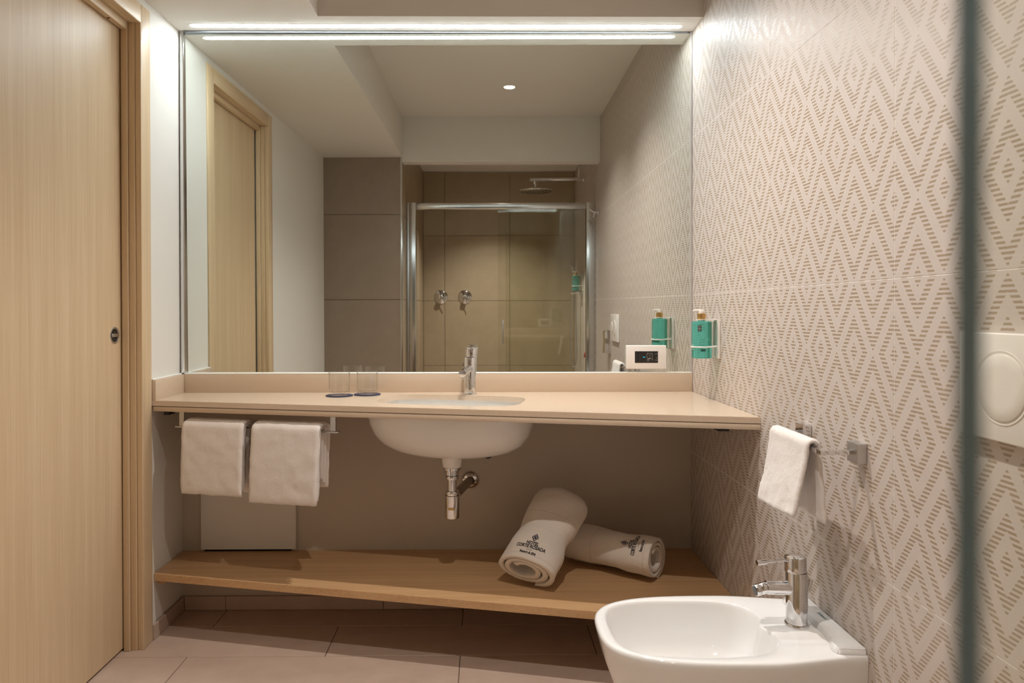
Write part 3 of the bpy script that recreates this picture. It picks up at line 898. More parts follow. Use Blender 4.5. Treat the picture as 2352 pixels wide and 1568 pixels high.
def draped(name, x0, x1, zf, zb, lab, thick=0.014, layers=2, seed=1, skew=0.0):
    """folded towel over the rail: nested inverted-U layers, a thick closed sheet each"""
    c = (rail_pt(x0) + rail_pt(x1)) / 2
    half = (rail_pt(x1) - rail_pt(x0)).length / 2
    bm_ = B()
    for ly in range(layers):
        rin = 0.007 + ly * (thick + 0.0015)
        # centre line of layer in (b: towards wall, z)
        r = rin + thick / 2
        drop_f = zf + (0.012 * (layers - 1 - ly)); drop_b = zb + 0.016 * (layers - 1 - ly)
        path = []
        n1, n2, n3 = 26, 12, 22
        for i in range(n1): path.append((-r - 0.004 * math.sin(PI * (1 - i / n1)), drop_f + (railz - drop_f) * i / n1))
        for i in range(n2 + 1):
            a = PI - PI * i / n2
            path.append((r * math.cos(a), railz + 0.003 + 0.004 + (0.30 * r + 0.0042 * ly) * math.sin(a)))
        for i in range(1, n3 + 1): path.append((r, railz + (drop_b - railz) * i / n3))
        m_ = len(path)
        na = 34
        def pt(i, k, side):
            b_, z_ = path[i]
            i0, i1 = max(0, i - 1), min(m_ - 1, i + 1)
            tb, tz = path[i1][0] - path[i0][0], path[i1][1] - path[i0][1]
            l_ = math.hypot(tb, tz); nb, nz = -tz / l_, tb / l_
            taper = 1.0
            a_ = -half + 2 * half * k / na
            rr = thick / 2
            ek = min(k, na - k) * (2 * half / na)
            if ek < rr: rr *= math.sqrt(max(0.05, 1 - (1 - ek / rr) ** 2))
            ei = min(i, m_ - 1 - i)
            if ei == 0: rr *= 0.35
            elif ei == 1: rr *= 0.85
            b_ += nb * rr * side; z_ += nz * rr * side
            p = c + EDGE * (a_ + ly * 0.0035 + skew * (railz - z_)) + BACK * b_ + Vector((0, 0, z_))
            q = p * 26 + Vector((seed * 7.1, ly * 3.3, 0))
            nn = Vector((noise.noise(q), noise.noise(q + Vector((31, 0, 0))), noise.noise(q + Vector((0, 17, 0)))))
            q2 = p * 260 + Vector((seed, 0, 0))
            n2_ = Vector((noise.noise(q2), noise.noise(q2 + Vector((9, 0, 0))), noise.noise(q2 + Vector((0, 9, 0)))))
            return p + nn * 0.0019 + n2_ * 0.0012
        rows = [[bm_.verts.new(pt(i, k_, 1)) for k_ in range(na + 1)] + [bm_.verts.new(pt(i, k_, -1)) for k_ in range(na, -1, -1)] for i in range(m_)]
        for a, b in zip(rows[:-1], rows[1:]):
            n_ = len(a)
            for i in range(n_):
                j = (i + 1) % n_
                bm_.faces.new((a[i], a[j], b[j], b[i]))
        h_ = na + 1
        for row in (rows[0], rows[-1]):
            for k_ in range(na):
                bm_.faces.new((row[k_], row[k_ + 1], row[2 * h_ - 2 - k_], row[2 * h_ - 1 - k_]))
    bmesh.ops.recalc_face_normals(bm_, faces=bm_.faces)
    o = emit_obj(name, bm_, M_TERRY, None, 179, origin=c + Vector((0, 0, railz)))
    return put(o, lab, 'towel', 'folded towels on the rail below the worktop')
draped('folded_towel', -1.030, -0.805, 0.519, 0.512, 'folded white towel hanging below the worktop, nearer the door', 0.0125, 3, 1, -0.03)
draped('folded_towel', -0.775, -0.535, 0.502, 0.545, 'folded white towel hanging below the worktop, nearer the washbasin', 0.0125, 3, 2, -0.04)

# ------------------------------------------------------------------ access panel on the wall
ap = thing('access_panel', (-0.897, YB, 0.235), 'white square access panel on the wall behind the hanging towels', 'panel')
bm = B(); box(bm, (-1.078, YB - 0.016, 0.2345), (-0.7165, YB - 0.0005, 0.60), 0.002); emit_obj('board', bm, M_WHITE, ap)
bm = B(); box(bm, (-1.065, YB - 0.010, 0.2270), (-0.735, YB - 0.0008, 0.2343)); emit_obj('shadow_gap', bm, M_DARK, ap)

# ------------------------------------------------------------------ oak shelf
ZS = 0.2262
def shelf_y(x): return -0.229 - 0.2245 * (x + 1.146)
sh = thing('wall_shelf', (-0.17, -0.2, ZS - 0.026), 'long light oak shelf with slanted front under the worktop', 'shelf')
bm = B(); prism(bm, [(XL + 0.001, YB - 0.001), (XL + 0.001, shelf_y(XL)), (XR - 0.001, shelf_y(XR)), (XR - 0.001, YB - 0.001)], ZS - 0.026, ZS, 0.0012); emit_obj('board', bm, M_OAK_X, sh)
bm = B(); box(bm, (XL + 0.0005, -0.20, ZS - 0.046), (XL + 0.028, YB - 0.012, ZS - 0.0262), 0.001); emit_obj('cleat', bm, M_OAK_X, sh)

# ------------------------------------------------------------------ rolled towels with embroidery
def rolled(name, A, Bp, rx, rz, roll, phi_txt, lab, seed, waist=(0.88, 0.5, 0.12), floor_z=ZS + 0.0008, flat=0.0, tip=1.0, size=1.0, turns=2.6, flapdeg=-100):
    A, Bp = Vector(A), Vector(Bp)
    ax = Bp - A; Ln = ax.length; d = ax.normalized()
    e2 = (Vector((0, 0, 1)) - d * d.z).normalized()
    e1 = e2.cross(d).normalized()
    if roll:
        c_, s_ = math.cos(roll), math.sin(roll)
        e1, e2 = e1 * c_ + e2 * s_, e2 * c_ - e1 * s_
    def rad(s):
        w_ = 1 - (1 - waist[0]) * math.exp(-((s - waist[1]) / waist[2]) ** 2)
        end = 1.0
        if s > 0.88: end = math.sqrt(max(0.0, 1 - ((s - 0.88) / 0.13) ** 2)) * 0.5 + 0.5
        return w_ * end * (1 + (tip - 1) * s)
    def surf(phi, s, rho, off=0.0, bumpy=1.0):
        k = rad(s)
        n = e1 * math.cos(phi) + e2 * math.sin(phi)
        p = A + ax * s + (e1 * (rx * math.cos(phi)) + e2 * (rz * math.sin(phi))) * (rho * k) + n * off
        q = p * 15 + Vector((seed * 5.0, 0, 0))
        p = p + n * (0.0065 * noise.noise(q) * bumpy)
        return p
    bm_ = B()
    uvl = bm_.loops.layers.uv.new('UVMap')
    ns, nt = 60, int(70 * turns)
    pitch = 0.215
    ph0 = math.radians(flapdeg)
    def grid(inner):
        rows = []
        for i in range(ns + 1):
            s = i / ns
            row = []
            for j in range(nt + 1):
                th = 2 * PI * turns * j / nt
                rho = 1 - pitch * th / (2 * PI)
                if inner: rho -= pitch * 0.72 * (0.3 if j == 0 else 1)
                # loose inner layers: telescope a little out of / into the end
                jit = 0.012 * math.sin(th * 0.9 + seed) * (th / (2 * PI * turns)) * (1 - s)
                p = surf(ph0 - th, s + jit - 0.03 * (th / (2 * PI * turns)) * 0, max(0.06, rho))
                q2 = p * 300
                p = p + Vector((noise.noise(q2), noise.noise(q2 + Vector((5, 0, 0))), noise.noise(q2 + Vector((0, 5, 0))))) * 0.0009
                if p.z < floor_z: p.z = floor_z + (0.0012 * rho if inner else 0)
                row.append((bm_.verts.new(p), s, th / (2 * PI)))
            rows.append(row)
        return rows
    go, gi = grid(False), grid(True)
    def face(q):
        f = bm_.faces.new([v[0] for v in q])
        for lp, v in zip(f.loops, q): lp[uvl].uv = (v[1], v[2])
    for i in range(ns):
        for j in range(nt):
            face((go[i][j], go[i][j + 1], go[i + 1][j + 1], go[i + 1][j]))
            face((gi[i][j], gi[i + 1][j], gi[i + 1][j + 1], gi[i][j + 1]))
    for j in range(nt):
        face((go[0][j], gi[0][j], gi[0][j + 1], go[0][j + 1]))
        face((go[ns][j], go[ns][j + 1], gi[ns][j + 1], gi[ns][j]))
    for i in range(ns):
        face((go[i][0], go[i + 1][0], gi[i + 1][0], gi[i][0]))
        face((go[i][nt], gi[i][nt], gi[i + 1][nt], go[i + 1][nt]))
    bmesh.ops.recalc_face_normals(bm_, faces=bm_.faces)
    base = (A + Bp) / 2; base.z = floor_z
    root = thing(name, base, lab, 'towel', 'rolled towels on the shelf')
    emit_obj('roll', bm_, M_ROLL, root, 179)
    # embroidery, wrapped round the roll
    def wrap(s0):
        def f(x, y):
            s = s0 + y / Ln
            phi = phi_txt + x / ((rx * abs(math.sin(phi_txt)) + rz * abs(math.cos(phi_txt))) * rad(s))
            th = (ph0 - phi) % (2 * PI)
            rho = 1 - pitch * th / (2 * PI)
            return surf(phi, s, rho, 0.0016)
        return f
    z_ = size
    bt = B()
    for txt, dy, sz in (('HOTEL', 0.0, 0.0170), ('CORTE ROSADA', -0.0135, 0.0170), ('Resort & SPA', -0.0375, 0.0125)):
        stamp(bt, text_mesh(txt, sz * z_, bold=0.0004, space=0.96), wrap_offset(wrap, dy * z_, Ln))
    for i in range(4): stamp(bt, ([(0.0022 * z_ * math.cos(PI / 2 + k_ * PI / 5) * (1 if k_ % 2 == 0 else 0.45) + (i - 1.5) * 0.0066 * z_, 0.0022 * z_ * math.sin(PI / 2 + k_ * PI / 5) * (1 if k_ % 2 == 0 else 0.45)) for k_ in range(10)], [tuple(range(10))]), wrap_offset(wrap, -0.0255 * z_, Ln))
    emit_obj('embroidered_text', bt, M_DKTHREAD, root, label='dark embroidered hotel name')
    bt = B()
    for sx, sy in ((1, 0), (0, -1), (-1, 0), (0, 1)):
        stamp(bt, ring2d(sx * 0.0060 * z_, sy * 0.0060 * z_, 0.0062 * z_, 0.0035 * z_), wrap_offset(wrap, 0.0225 * z_, Ln))
        stamp(bt, ring2d(sx * 0.0122 * z_, sy * 0.0122 * z_, 0.0014 * z_, 0.0, 8), wrap_offset(wrap, 0.0225 * z_, Ln))
    emit_obj('embroidered_emblem', bt, M_NAVY, root, label='navy knot emblem')
    return root
TXT_S = {}
def wrap_offset(wrap, dy, Ln):
    return wrap(TXT_S['s'] + dy / Ln)
TXT_S['s'] = 0.19
rolled('rolled_towel', (0.136, -0.392, 0.291), (0.286, -0.150, 0.466), 0.110, 0.073, 0.0, math.radians(101), 'rolled white towel with embroidered hotel name, leaning on the other roll', 1, (0.88, 0.42, 0.14), tip=1.06, size=1.08)
TXT_S['s'] = 0.20
rolled('rolled_towel', (0.590, -0.312, 0.3005), (0.300, -0.105, 0.298), 0.086, 0.076, 0.0, math.radians(50), 'rolled white towel with embroidered hotel name, lying flat next to the bidet', 5, (0.90, 0.46, 0.16), tip=0.97, size=1.08)

# ------------------------------------------------------------------ U-shaped towel bar and washcloth on the tiled wall
XB_, ZB_ = 0.716, 0.842
ub = thing('towel_bar', (XR, -1.11, ZB_), 'short square chrome towel bar on the patterned tile wall', 'towel rail')
for yy in (-0.978, -1.230):
    bm = B(); box(bm, (XR - 0.022, yy - 0.021, ZB_ - 0.021), (XR - 0.0005, yy + 0.021, ZB_ + 0.021), 0.0012); emit_obj('rosette', bm, M_CHROME if yy > -1.1 else M_SATIN, ub)
    bm = B(); box(bm, (XB_ - 0.005, yy - 0.005, ZB_ - 0.005), (XR - 0.0215, yy + 0.005, ZB_ + 0.005), 0.0012); emit_obj('arm', bm, M_CHROME, ub)
bm = B(); box(bm, (XB_ - 0.005, -1.2248, ZB_ - 0.005), (XB_ + 0.005, -0.9832, ZB_ + 0.005), 0.001); emit_obj('bar', bm, M_CHROME, ub)

def washcloth():
    bm_ = B()
    thick = 0.010
    yc0, yc1 = -0.995, -1.196
    na = 40
    r = 0.0125
    path = []
    zf, zb = 0.686, 0.682
    for i in range(30):
        t = i / 30
        path.append((-r - 0.030 * (1 - t) ** 1.3, zf + (ZB_ - zf) * t))
    for i in range(13):
        a = PI - PI * i / 12
        path.append((r * math.cos(a), ZB_ + 0.004 + r * math.sin(a)))
    for i in range(1, 29):
        t = i / 28
        path.append((r + 0.012 * t, ZB_ + (zb - ZB_) * t))
    m_ = len(path)
    def pt(i, k, side):
        b_, z_ = path[i]
        i0, i1 = max(0, i - 1), min(m_ - 1, i + 1)
        tb, tz = path[i1][0] - path[i0][0], path[i1][1] - path[i0][1]
        l_ = math.hypot(tb, tz); nb, nz = -tz / l_, tb / l_
        u = k / na
        yy = yc0 + (yc1 - yc0) * u
        rr = thick / 2
        ek = min(k, na - k) * abs(yc1 - yc0) / na
        if ek < rr: rr *= math.sqrt(max(0.06, 1 - (1 - ek / rr) ** 2))
        ei = min(i, m_ - 1 - i)
        if ei == 0: rr *= 0.4
        b_ += nb * rr * side; z_ += nz * rr * side
        fr_ = max(0.0, (ZB_ - z_) / 0.16)
        if i > m_ - 30 : yy -= 0.006 * fr_            # rear leg hangs a touch nearer
        else:
            yy += 0.004 * fr_
            b_ -= 0.004 * fr_ * math.exp(-((u - 0.5) / 0.2) ** 2)
            z_ += 0.012 * fr_ * (u - 0.5)
        p = Vector((XB_ + b_, yy, z_))
        q = p * 30
        nn = Vector((noise.noise(q), noise.noise(q + Vector((31, 0, 0))), noise.noise(q + Vector((0, 17, 0)))))
        q2 = p * 330
        n2_ = Vector((noise.noise(q2), noise.noise(q2 + Vector((9, 0, 0))), noise.noise(q2 + Vector((0, 9, 0)))))
        return p + nn * 0.0024 * (0.3 + fr_) + n2_ * 0.0012
    rows = [[bm_.verts.new(pt(i, k_, 1)) for k_ in range(na + 1)] + [bm_.verts.new(pt(i, k_, -1)) for k_ in range(na, -1, -1)] for i in range(m_)]
    for a, b in zip(rows[:-1], rows[1:]):
        n_ = len(a)
        for i in range(n_):
            j = (i + 1) % n_
            bm_.faces.new((a[i], a[j], b[j], b[i]))
    h_ = na + 1
    for row in (rows[0], rows[-1]):
        for k_ in range(na):
            bm_.faces.new((row[k_], row[k_ + 1], row[2 * h_ - 2 - k_], row[2 * h_ - 1 - k_]))
    bmesh.ops.recalc_face_normals(bm_, faces=bm_.faces)
    o = emit_obj('washcloth', bm_, M_TERRY, None, 179, origin=(XB_, -1.1, ZB_))
    put(o, 'small white washcloth draped over the bar on the patterned wall', 'towel')
washcloth()

# ------------------------------------------------------------------ bidet
YC = -1.107
DUR = 0.017
ZB = 0.421
bd = thing('bidet', (XR - 0.27, YC, 0.14), 'white wall-hung ceramic bidet in front of the patterned wall', 'bidet')
def dshape(Lf, hw, rear_hw, rear_x, n=80, pw=3.1):
    """outline in (p: distance from wall, q: across); straight rear, superelliptic nose"""
    pts = []
    m1 = n // 2
    x_mid = 0.22
    for i in range(m1 + 1):
        t = PI / 2 - PI * i / m1
        c_, s_ = math.cos(t), math.sin(t)
        pts.append((x_mid + (Lf - x_mid) * abs(c_) ** (2 / pw), hw * math.copysign(abs(s_) ** (2 / pw), s_)))
    m2 = n // 8
    for i in range(1, m2 + 1):
        t = i / m2
        e = t * t * (3 - 2 * t)
        pts.append((x_mid + (rear_x - x_mid) * t, -hw + (hw - rear_hw) * e))
    m3 = n // 8
    for i in range(1, m3 + 1):
        t = i / m3
        pts.append((rear_x, -rear_hw + 2 * rear_hw * t))
    for i in range(1, m2):
        t = i / m2
        e = (1 - t); e = e * e * (3 - 2 * e)
        pts.append((rear_x + (x_mid - rear_x) * t, hw - (hw - rear_hw) * e))
    return pts
def bp(p, q, z): return Vector((XR - p, YC + q, z))
Lb = 0.543
bm = B()
rings = []
# underside -> outer wall -> rim
for Lf, hw, rh, z in ((0.20, 0.08, 0.10, 0.10), (0.30, 0.11, 0.115, 0.12), (0.40, 0.135, 0.125, 0.165), (0.468, 0.152, 0.135, 0.23), (0.508, 0.165, 0.143, 0.30), (0.530, 0.1725, 0.148, 0.36), (0.5395, 0.1765, 0.150, 0.398), (0.5425, 0.178, 0.151, 0.410), (0.5415, 0.1775, 0.150, 0.417), (0.537, 0.174, 0.148, 0.4205), (0.531, 0.169, 0.145, 0.421)):
    rings.append([bp(p, q, z) for p, q in dshape(Lf, hw, rh, 0.0006)])
loft(bm, rings, cap0=True)
# rim top and bowl: inner loop with matching point count
cnt = len(rings[0])
def bowl_loop(s, z, cx=0.333, a=0.186, b=0.146, pw=3.4):
    pts = []
    for i in range(cnt):
        o_ = rings[-1][i]
        p_, q_ = XR - o_.x, o_.y - YC
        ang = math.atan2(q_ / 0.17, (p_ - cx) / 0.2)
        c_, s_ = math.cos(ang), math.sin(ang)
        rr = (abs(c_) ** pw + abs(s_) ** pw) ** (-1 / pw)
        pp = cx + a * s * rr * c_
        # faucet deck pushes into the bowl at the rear
        if c_ < 0: pp += 0.020 * s * math.exp(-((q_) / 0.05) ** 2) * abs(c_)
        pts.append(bp(pp, b * s * rr * s_, z))
    return pts
loops = [rings[-1]]
for s, z in ((1.0, 0.4205), (0.985, 0.419), (0.97, 0.413), (0.945, 0.395), (0.90, 0.36), (0.82, 0.325), (0.68, 0.30), (0.45, 0.287), (0.2, 0.282), (0.06, 0.281)):
    loops.append(bowl_loop(s, z))
loft(bm, loops, cap1=True)
bmesh.ops.remove_doubles(bm, verts=bm.verts, dist=1e-5)
bmesh.ops.recalc_face_normals(bm, faces=bm.faces)
bodyo = emit_obj('body', bm, M_CERAM, bd, 60)
# raised ledge against the wall
bm = B()
led_o = [(0.0008, 0.146), (0.060, 0.140), (0.066, 0.120), (0.052, 0.085), (0.046, 0.04), (0.046, -0.04), (0.052, -0.085), (0.066, -0.120), (0.060, -0.140), (0.0008, -0.146)]
a_ = [bp(p, q, 0.4185) for p, q in led_o]; b_ = [bp(p * 0.94, q * 0.99, 0.4305) for p, q in led_o]; c_ = [bp(p * 0.84, q * 0.965, 0.4345) for p, q in led_o]
loft(bm, [a_, b_, c_], cap0=True, cap1=True)
bmesh.ops.recalc_face_normals(bm, faces=bm.faces)
bmesh.ops.bevel(bm, geom=[e for e in bm.edges], offset=0.003, segments=2, affect='EDGES')
emit_obj('ledge', bm, M_CERAM, bd, 60)
bm = B(); lathe(bm, bp(0.170, -0.008, 0.384), Vector((-1, 0, 0.15)), [(0.0, 0.0006), (0.009, 0.0006)], 24, (False, False)); emit_obj('overflow_hole', bm, M_DARK, bd)
bm = B(); lathe(bm, bp(0.30, 0.0, 0.2815), (0, 0, 1), [(0.026, 0.0), (0.026, 0.003), (0.02, 0.005), (0, 0.0055)], 32, (True, False)); emit_obj('drain_cap', bm, M_CHROME, bd, 40)
bm = B(); lathe(bm, bp(0.001, -0.035, 0.27), (-1, 0, 0), rprof(0.028, 0.0, 0.14, 0.003), 36); emit_obj('outlet_pipe', bm, M_WPLAST, bd, 40)
bm = B(); stamp(bm, text_mesh('DURAVIT', 0.0085, bold=0.0003, space=1.15), lambda u, v: bp(0.018 - v, DUR - u, 0.4352)); emit_obj('brand_print', bm, M_TEALPRINT, bd)

# bidet mixer
bx = bp(0.0825, 0.004, ZB)
bf = thing('bidet_mixer', bx, 'chrome bidet mixer tap with thin lever on the bidet', 'faucet')
bm = B(); lathe(bm, bx, (0, 0, 1), [(0.0265, 0.0), (0.0268, 0.003), (0.0258, 0.0055), (0.0235, 0.006), (0.0235, 0.122), (0.0228, 0.123)], 56); emit_obj('body', bm, M_CHROME, bf, 35)
bm = B(); lathe(bm, bx, Vector((-0.02, 0, 1)), [(0.0228, 0.1235), (0.0238, 0.1245), (0.0238, 0.155), (0.0228, 0.1575), (0.014, 0.1605), (0.0, 0.1615)], 56, (True, False)); hd = emit_obj('handle', bm, M_CHROME, bf, 35)
bm = B(); tube(bm, [bx + Vector((-0.018, 0, 0.150)), bx + Vector((-0.072, -0.004, 0.146))], [0.0036, 0.0036], 14); tube(bm, [bx + Vector((-0.072, -0.004, 0.146)), bx + Vector((-0.094, -0.0055, 0.1445))], [0.0062, 0.0062], 20); emit_obj('lever', bm, M_CHROME, hd, 40)
bm = B(); tube(bm, [bx + Vector((-0.010, 0, 0.086)), bx + Vector((-0.040, -0.002, 0.0865)), bx + Vector((-0.073, -0.004, 0.0875))], [0.0165, 0.0158, 0.0152], 40); spo = emit_obj('spout', bm, M_CHROME, bf, 40)
nd = Vector((-0.97, -0.10, -0.22))
bm = B(); lathe(bm, bx + Vector((-0.070, -0.0035, 0.088)), nd, [(0.0118, 0.0), (0.0132, 0.004), (0.0132, 0.016), (0.0125, 0.017), (0.0125, 0.0185), (0.0132, 0.0195), (0.0132, 0.028), (0.0122, 0.0295)], 36); nz = emit_obj('nozzle', bm, M_CHROME, spo, 35)
bm = B(); lathe(bm, bx + Vector((-0.070, -0.0035, 0.088)), nd, [(0.0, 0.0302), (0.0108, 0.0302), (0.0112, 0.0296)], 30, (False, False)); emit_obj('aerator', bm, M_BPLAST, nz)
bm = B(); tube(bm, [bx + Vector((0.022, 0.006, 0.050)), bx + Vector((0.031, 0.006, 0.085))], 0.0022, 10); tube(bm, [bx + Vector((0.029, 0.006, 0.076)), bx + Vector((0.0355, 0.006, 0.102))], [0.005, 0.006], 18); emit_obj('popup_rod', bm, M_CHROME, bf, 40)

# ------------------------------------------------------------------ flush plate
fp = thing('flush_plate', (XR, -1.679, 0.94), 'white dual flush plate with two round buttons on the patterned wall', 'flush plate')
bm = B(); box(bm, (XR - 0.015, -1.801, 0.940), (XR - 0.0005, -1.5575, 1.1065), 0.0025, 3); emit_obj('plate', bm, M_WPLAST, fp, 50)
for yy, rr, nm in ((-1.6555, 0.0525, 'large_button'), (-1.7465, 0.036, 'small_button')):
    bm = B(); lathe(bm, (XR - 0.0152, yy, 1.0235), (-1, 0, 0), [(rr + 0.0045, 0.0), (rr + 0.004, 0.0008), (rr + 0.0006, 0.0004), (rr - 0.0012, 0.0001)], 56, (False, False)); emit_obj('button_ring', bm, M_WPLAST, fp, 50)
    bm = B(); lathe(bm, (XR - 0.0152, yy, 1.0235), (-1, 0, 0), [(rr - 0.0010, 0.0), (rr - 0.0011, 0.0016), (rr - 0.0022, 0.0022), (rr * 0.6, 0.0023), (0.0, 0.0023)], 56, (True, False)); emit_obj(nm, bm, M_WPLAST, fp, 50)

# toilet-roll holder (chrome), seen in the mirror
ph = thing('paper_holder', (XR, -1.93, 0.86), 'chrome toilet paper holder with folded cover on the patterned wall', 'paper holder')
bm = B(); box(bm, (XR - 0.014, -1.957, 0.850), (XR - 0.0005, -1.866, 1.0), 0.001); emit_obj('wall_plate', bm, M_CHROME, ph)
bm = B()
prof = [(XR - 0.0145, 0.852), (XR - 0.0145, 0.998), (XR - 0.034, 0.998), (XR - 0.039, 0.985), (XR - 0.036, 0.93), (XR - 0.040, 0.865), (XR - 0.044, 0.852)]
loft(bm, [[Vector((x, yy, z)) for x, z in prof] for yy in (-1.955, -1.868)], cap0=True, cap1=True)
bmesh.ops.recalc_face_normals(bm, faces=bm.faces); emit_obj('cover', bm, M_CHROME, ph, 30)

# robe hook
rh = thing('robe_hook', (XR, -2.40, 1.80), 'chrome double robe hook on the patterned wall next to the shower', 'hook')
bm = B(); lathe(bm, (XR - 0.0005, -2.40, 1.83), (-1, 0, 0), rprof(0.022, 0, 0.008, 0.002), 32); emit_obj('rosette', bm, M_CHROME, rh, 40)
for dz, ln in ((0.02, 0.05), (-0.03, 0.03)):
    bm = B(); pts = [(XR - 0.006, -2.40, 1.83), (XR - 0.6 * ln, -2.40, 1.83 + dz * 0.1), (XR - ln, -2.40, 1.83 + dz * 0.4), (XR - ln * 1.15, -2.40, 1.83 + dz)]
    tube(bm, pts, [0.006, 0.006, 0.006, 0.007], 16); lathe(bm, pts[-1], (0, 0, 1), [(0.0, -0.009), (0.007, -0.006), (0.0095, 0.0), (0.007, 0.006), (0.0, 0.009)], 20, (False, False)); emit_obj('peg', bm, M_CHROME, rh, 60)

# ------------------------------------------------------------------ shower enclosure
YG1, YG2 = -2.6125, -2.578       # sliding pane, fixed pane
se = thing('shower_screen', (0.1, -2.595, 0.02), 'sliding glass shower screen in a polished aluminium frame', 'shower screen')
bm = B(); box(bm, (0.736, -2.632, 0.02), (XR - 0.0005, -2.558, 1.925), 0.003, 3); emit_obj('post', bm, M_ALU, se, 40)
bm = B(); box(bm, (-0.577, -2.632, 0.02), (-0.528, -2.558, 1.925), 0.004, 3); emit_obj('post', bm, M_ALU, se, 40)
bm = B(); box(bm, (XS + 0.0005, -2.625, 0.02), (-0.5775, -2.565, 1.925), 0.002, 2); emit_obj('wall_channel', bm, M_SATIN, se, 40)
bm = B(); box(bm, (-0.5275, -2.630, 1.876), (0.7355, -2.560, 1.922), 0.006, 3); emit_obj('top_rail', bm, M_ALU, se, 40)
bm = B(); box(bm, (-0.5275, -2.630, 0.02), (0.7355, -2.560, 0.055), 0.003, 2); emit_obj('bottom_rail', bm, M_ALU, se, 40)
def pane(x0, x1, yc, th, nm):
    bm_ = B()
    box(bm_, (x0, yc - th / 2, 0.056), (x1, yc + th / 2, 1.8755))
    for f in bm_.faces:
        f.material_index = 0 if abs(f.normal.y) > 0.9 else 1
    bm_.faces.ensure_lookup_table()
    bm_.normal_update()
    for f in bm_.faces: f.material_index = 0 if abs(f.normal.y) > 0.9 else 1
    return emit_obj(nm, bm_, [M_PANE, M_PANE_EDGE], se)
sl = pane(0.0806, 0.72, YG1, 0.007, 'sliding_pane')
pane(0.1365, 0.7355, YG2, 0.006, 'fixed_pane')
bm = B()
yh = YG1 - 0.004
tube(bm, [(0.1180, yh + 0.0002, 1.046), (0.1180, yh - 0.012, 1.046), (0.1180, yh - 0.016, 1.04), (0.1180, yh - 0.016, 0.885), (0.1180, yh - 0.012, 0.879), (0.1180, yh + 0.0002, 0.879)], 0.0045, 14); emit_obj('pull_handle', bm, M_CHROME, sl, 60)
bm = B()
yh = YG1 + 0.004
for zz in (0.879, 1.046): lathe(bm, (0.1180, yh - 0.0002, zz), (0, 1, 0), rprof(0.0065, 0, 0.007, 0.001), 18)
box(bm, (0.1125, yh + 0.0045, 0.879), (0.121, yh + 0.0085, 1.046), 0.0015); emit_obj('handle_plate', bm, M_SATIN, sl, 40)

# rain shower
rs = thing('rain_shower', (XR, -3.23, 2.21), 'chrome overhead rain shower with a round head', 'shower head')
bm = B(); tube(bm, [(XR - 0.002, -3.23, 2.213), (0.352, -3.23, 2.206)], 0.0125, 24); emit_obj('arm', bm, M_CHROME, rs, 40)
bm = B(); lathe(bm, (XR - 0.0005, -3.23, 2.213), (-1, 0, 0), rprof(0.028, 0, 0.008, 0.002), 32); emit_obj('wall_flange', bm, M_CHROME, rs, 40)
bm = B(); lathe(bm, (0.397, -3.23, 2.121), (0, 0, 1), [(0.022, 0.0), (0.02, 0.012), (0.011, 0.02), (0.010, 0.03), (0.0165, 0.042), (0.0165, 0.052), (0.0105, 0.06), (0.0105, 0.078)], 28); emit_obj('ball_joint', bm, M_CHROME, rs, 40)
bm = B(); lathe(bm, (0.402, -3.23, 2.108), (0, 0, 1), [(0.146, 0.0), (0.149, 0.002), (0.1495, 0.006), (0.147, 0.009), (0.06, 0.0115), (0.0, 0.0125)], 64, (True, False)); emit_obj('head', bm, M_CHROME, rs, 40)
bm = B()
for rr, nn in ((0.03, 8), (0.06, 16), (0.09, 24), (0.12, 32)):
    for i in range(nn):
        a = 2 * PI * i / nn
        box(bm, (0.402 + rr * math.cos(a) - 0.002, -3.23 + rr * math.sin(a) - 0.002, 2.1045), (0.402 + rr * math.cos(a) + 0.002, -3.23 + rr * math.sin(a) + 0.002, 2.1082))
noz = emit_obj('nozzles', bm, M_BPLAST, rs); noz['kind'] = 'stuff'

# hand shower with hose
hs = thing('hand_shower', (XR, -3.42, 1.25), 'chrome hand shower on a wall bracket with looping hose', 'hand shower')
yh = -3.42
bm = B(); lathe(bm, (XR - 0.0005, yh, 1.275), (-1, 0, 0), [(0.026, 0.0), (0.026, 0.006), (0.013, 0.01), (0.013, 0.05), (0.018, 0.055), (0.018, 0.085), (0.014, 0.09)], 28); emit_obj('bracket', bm, M_CHROME, hs, 40)
bm = B(); tube(bm, [(XR - 0.072, yh, 1.245), (XR - 0.070, yh, 1.30), (XR - 0.060, yh, 1.40), (XR - 0.056, yh, 1.455)], [0.010, 0.0115, 0.0125, 0.014], 20); wd = emit_obj('handset', bm, M_CHROME, hs, 50)
bm = B(); lathe(bm, (XR - 0.068, yh, 1.475), Vector((-1, 0, -0.35)), [(0.0, -0.018), (0.02, -0.014), (0.040, 0.0), (0.044, 0.006), (0.043, 0.012), (0.0, 0.013)], 36, (False, False)); emit_obj('spray_face', bm, M_SATIN, wd, 40)
hose = []
for i in range(41):
    t = i / 40
    a = PI * t
    hose.append((XR - 0.0775 - 0.052 * math.cos(a) * (0.55 + 0.45 * math.sin(a)) + 0.018 * t, yh + 0.01 * math.sin(a), 1.245 - 0.60 * math.sin(a) ** 0.55))
hose[0] = (XR - 0.072 - 0.001, yh, 1.246)
bm = B(); tube(bm, [Vector((XR - 0.073, yh, 1.246)), Vector((XR - 0.077, yh, 1.15)), Vector((XR - 0.085, yh, 0.95)), Vector((XR - 0.092, yh, 0.75)), Vector((XR - 0.088, yh, 0.66)), Vector((XR - 0.066, yh, 0.618)), Vector((XR - 0.040, yh, 0.65)), Vector((XR - 0.034, yh, 0.75)), Vector((XR - 0.038, yh, 0.95)), Vector((XR - 0.044, yh, 1.15)), Vector((XR - 0.046, yh, 1.262))], 0.0062, 12)
o = emit_obj('hose', bm, M_SATIN, hs, 179)
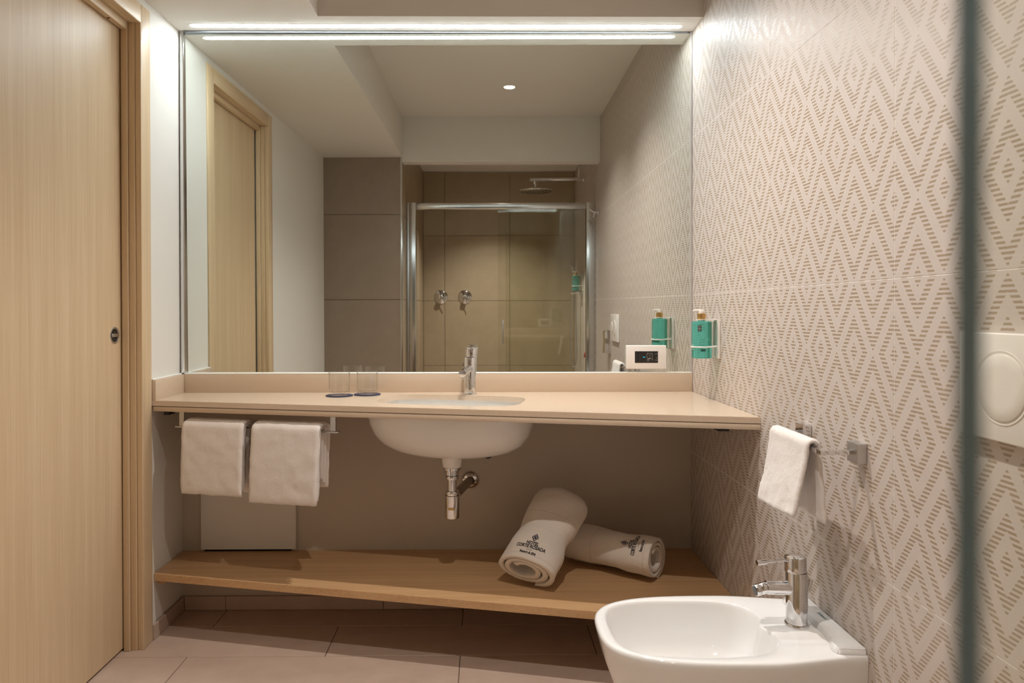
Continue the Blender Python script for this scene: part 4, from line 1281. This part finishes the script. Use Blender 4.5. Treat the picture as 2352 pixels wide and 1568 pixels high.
sub = o.modifiers.new('smooth', 'SUBSURF'); sub.levels = 2; sub.render_levels = 2

# concealed shower valves on the rear tile wall
for xx, lab, ang in ((-0.4366, 'round chrome shower valve on the brown tiles, the one farther from the glass', -52), (-0.2146, 'round chrome shower valve on the brown tiles, the one nearer the glass', -70)):
    v_ = thing('shower_valve', (xx, YS, 1.2385), lab, 'valve', 'concealed shower valves')
    bm = B(); lathe(bm, (xx, YS + 0.0003, 1.2385), (0, 1, 0), [(0.062, 0.0), (0.0635, 0.002), (0.060, 0.006), (0.045, 0.012), (0.028, 0.0165), (0.026, 0.018)], 48, (True, False)); emit_obj('rosette', bm, M_CHROME, v_, 60)
    bm = B(); lathe(bm, (xx, YS + 0.014, 1.2385), (0, 1, 0), rprof(0.0235, 0, 0.046, 0.003), 40); kn = emit_obj('knob', bm, M_CHROME, v_, 40)
    dd = Vector((math.cos(math.radians(ang)), 0, math.sin(math.radians(ang))))
    bm = B(); tube(bm, [Vector((xx, YS + 0.046, 1.2385)) + dd * 0.018, Vector((xx, YS + 0.05, 1.2385)) + dd * 0.075], [0.0045, 0.0036], 14); emit_obj('lever', bm, M_CHROME, kn, 40)

# oval extractor valve high on the shower side wall; red tag low on it
ev = thing('air_vent', (XR, -3.56, 2.33), 'small round extractor vent high on the shower wall', 'vent')
bm = B(); lathe(bm, (XR - 0.0005, -3.56, 2.330), (-1, 0, 0), [(0.055, 0.0), (0.056, 0.004), (0.05, 0.010), (0.038, 0.009), (0.036, 0.003)], 40, (False, False)); emit_obj('vent_ring', bm, M_WPLAST, ev, 50)
bm = B(); lathe(bm, (XR - 0.0005, -3.56, 2.330), (-1, 0, 0), [(0.0, 0.012), (0.028, 0.011), (0.030, 0.008), (0.028, 0.005)], 40, (False, False)); emit_obj('vent_disc', bm, M_WPLAST, ev, 50)
bm = B(); lathe(bm, (XR - 0.0005, -3.56, 2.330), (-1, 0, 0), [(0.0, 0.0025), (0.036, 0.0025)], 32, (False, False)); emit_obj('vent_throat', bm, M_DARK, ev)
rt = thing('pull_cord_tag', (XR, -3.05, 0.72), 'small red pull tag hanging on the shower wall', 'pull cord')
bm = B(); lathe(bm, (XR - 0.012, -3.05, 0.735), (0, 0, 1), [(0.0, 0.0), (0.008, 0.003), (0.011, 0.012), (0.008, 0.035), (0.003, 0.046), (0.0, 0.047)], 20, (False, False)); emit_obj('tag', bm, M_RED, rt, 60)
bm = B(); tube(bm, [(XR - 0.012, -3.05, 0.78), (XR - 0.011, -3.05, 0.86), (XR - 0.002, -3.05, 0.862)], 0.001, 8); emit_obj('cord', bm, M_WPLAST, rt)
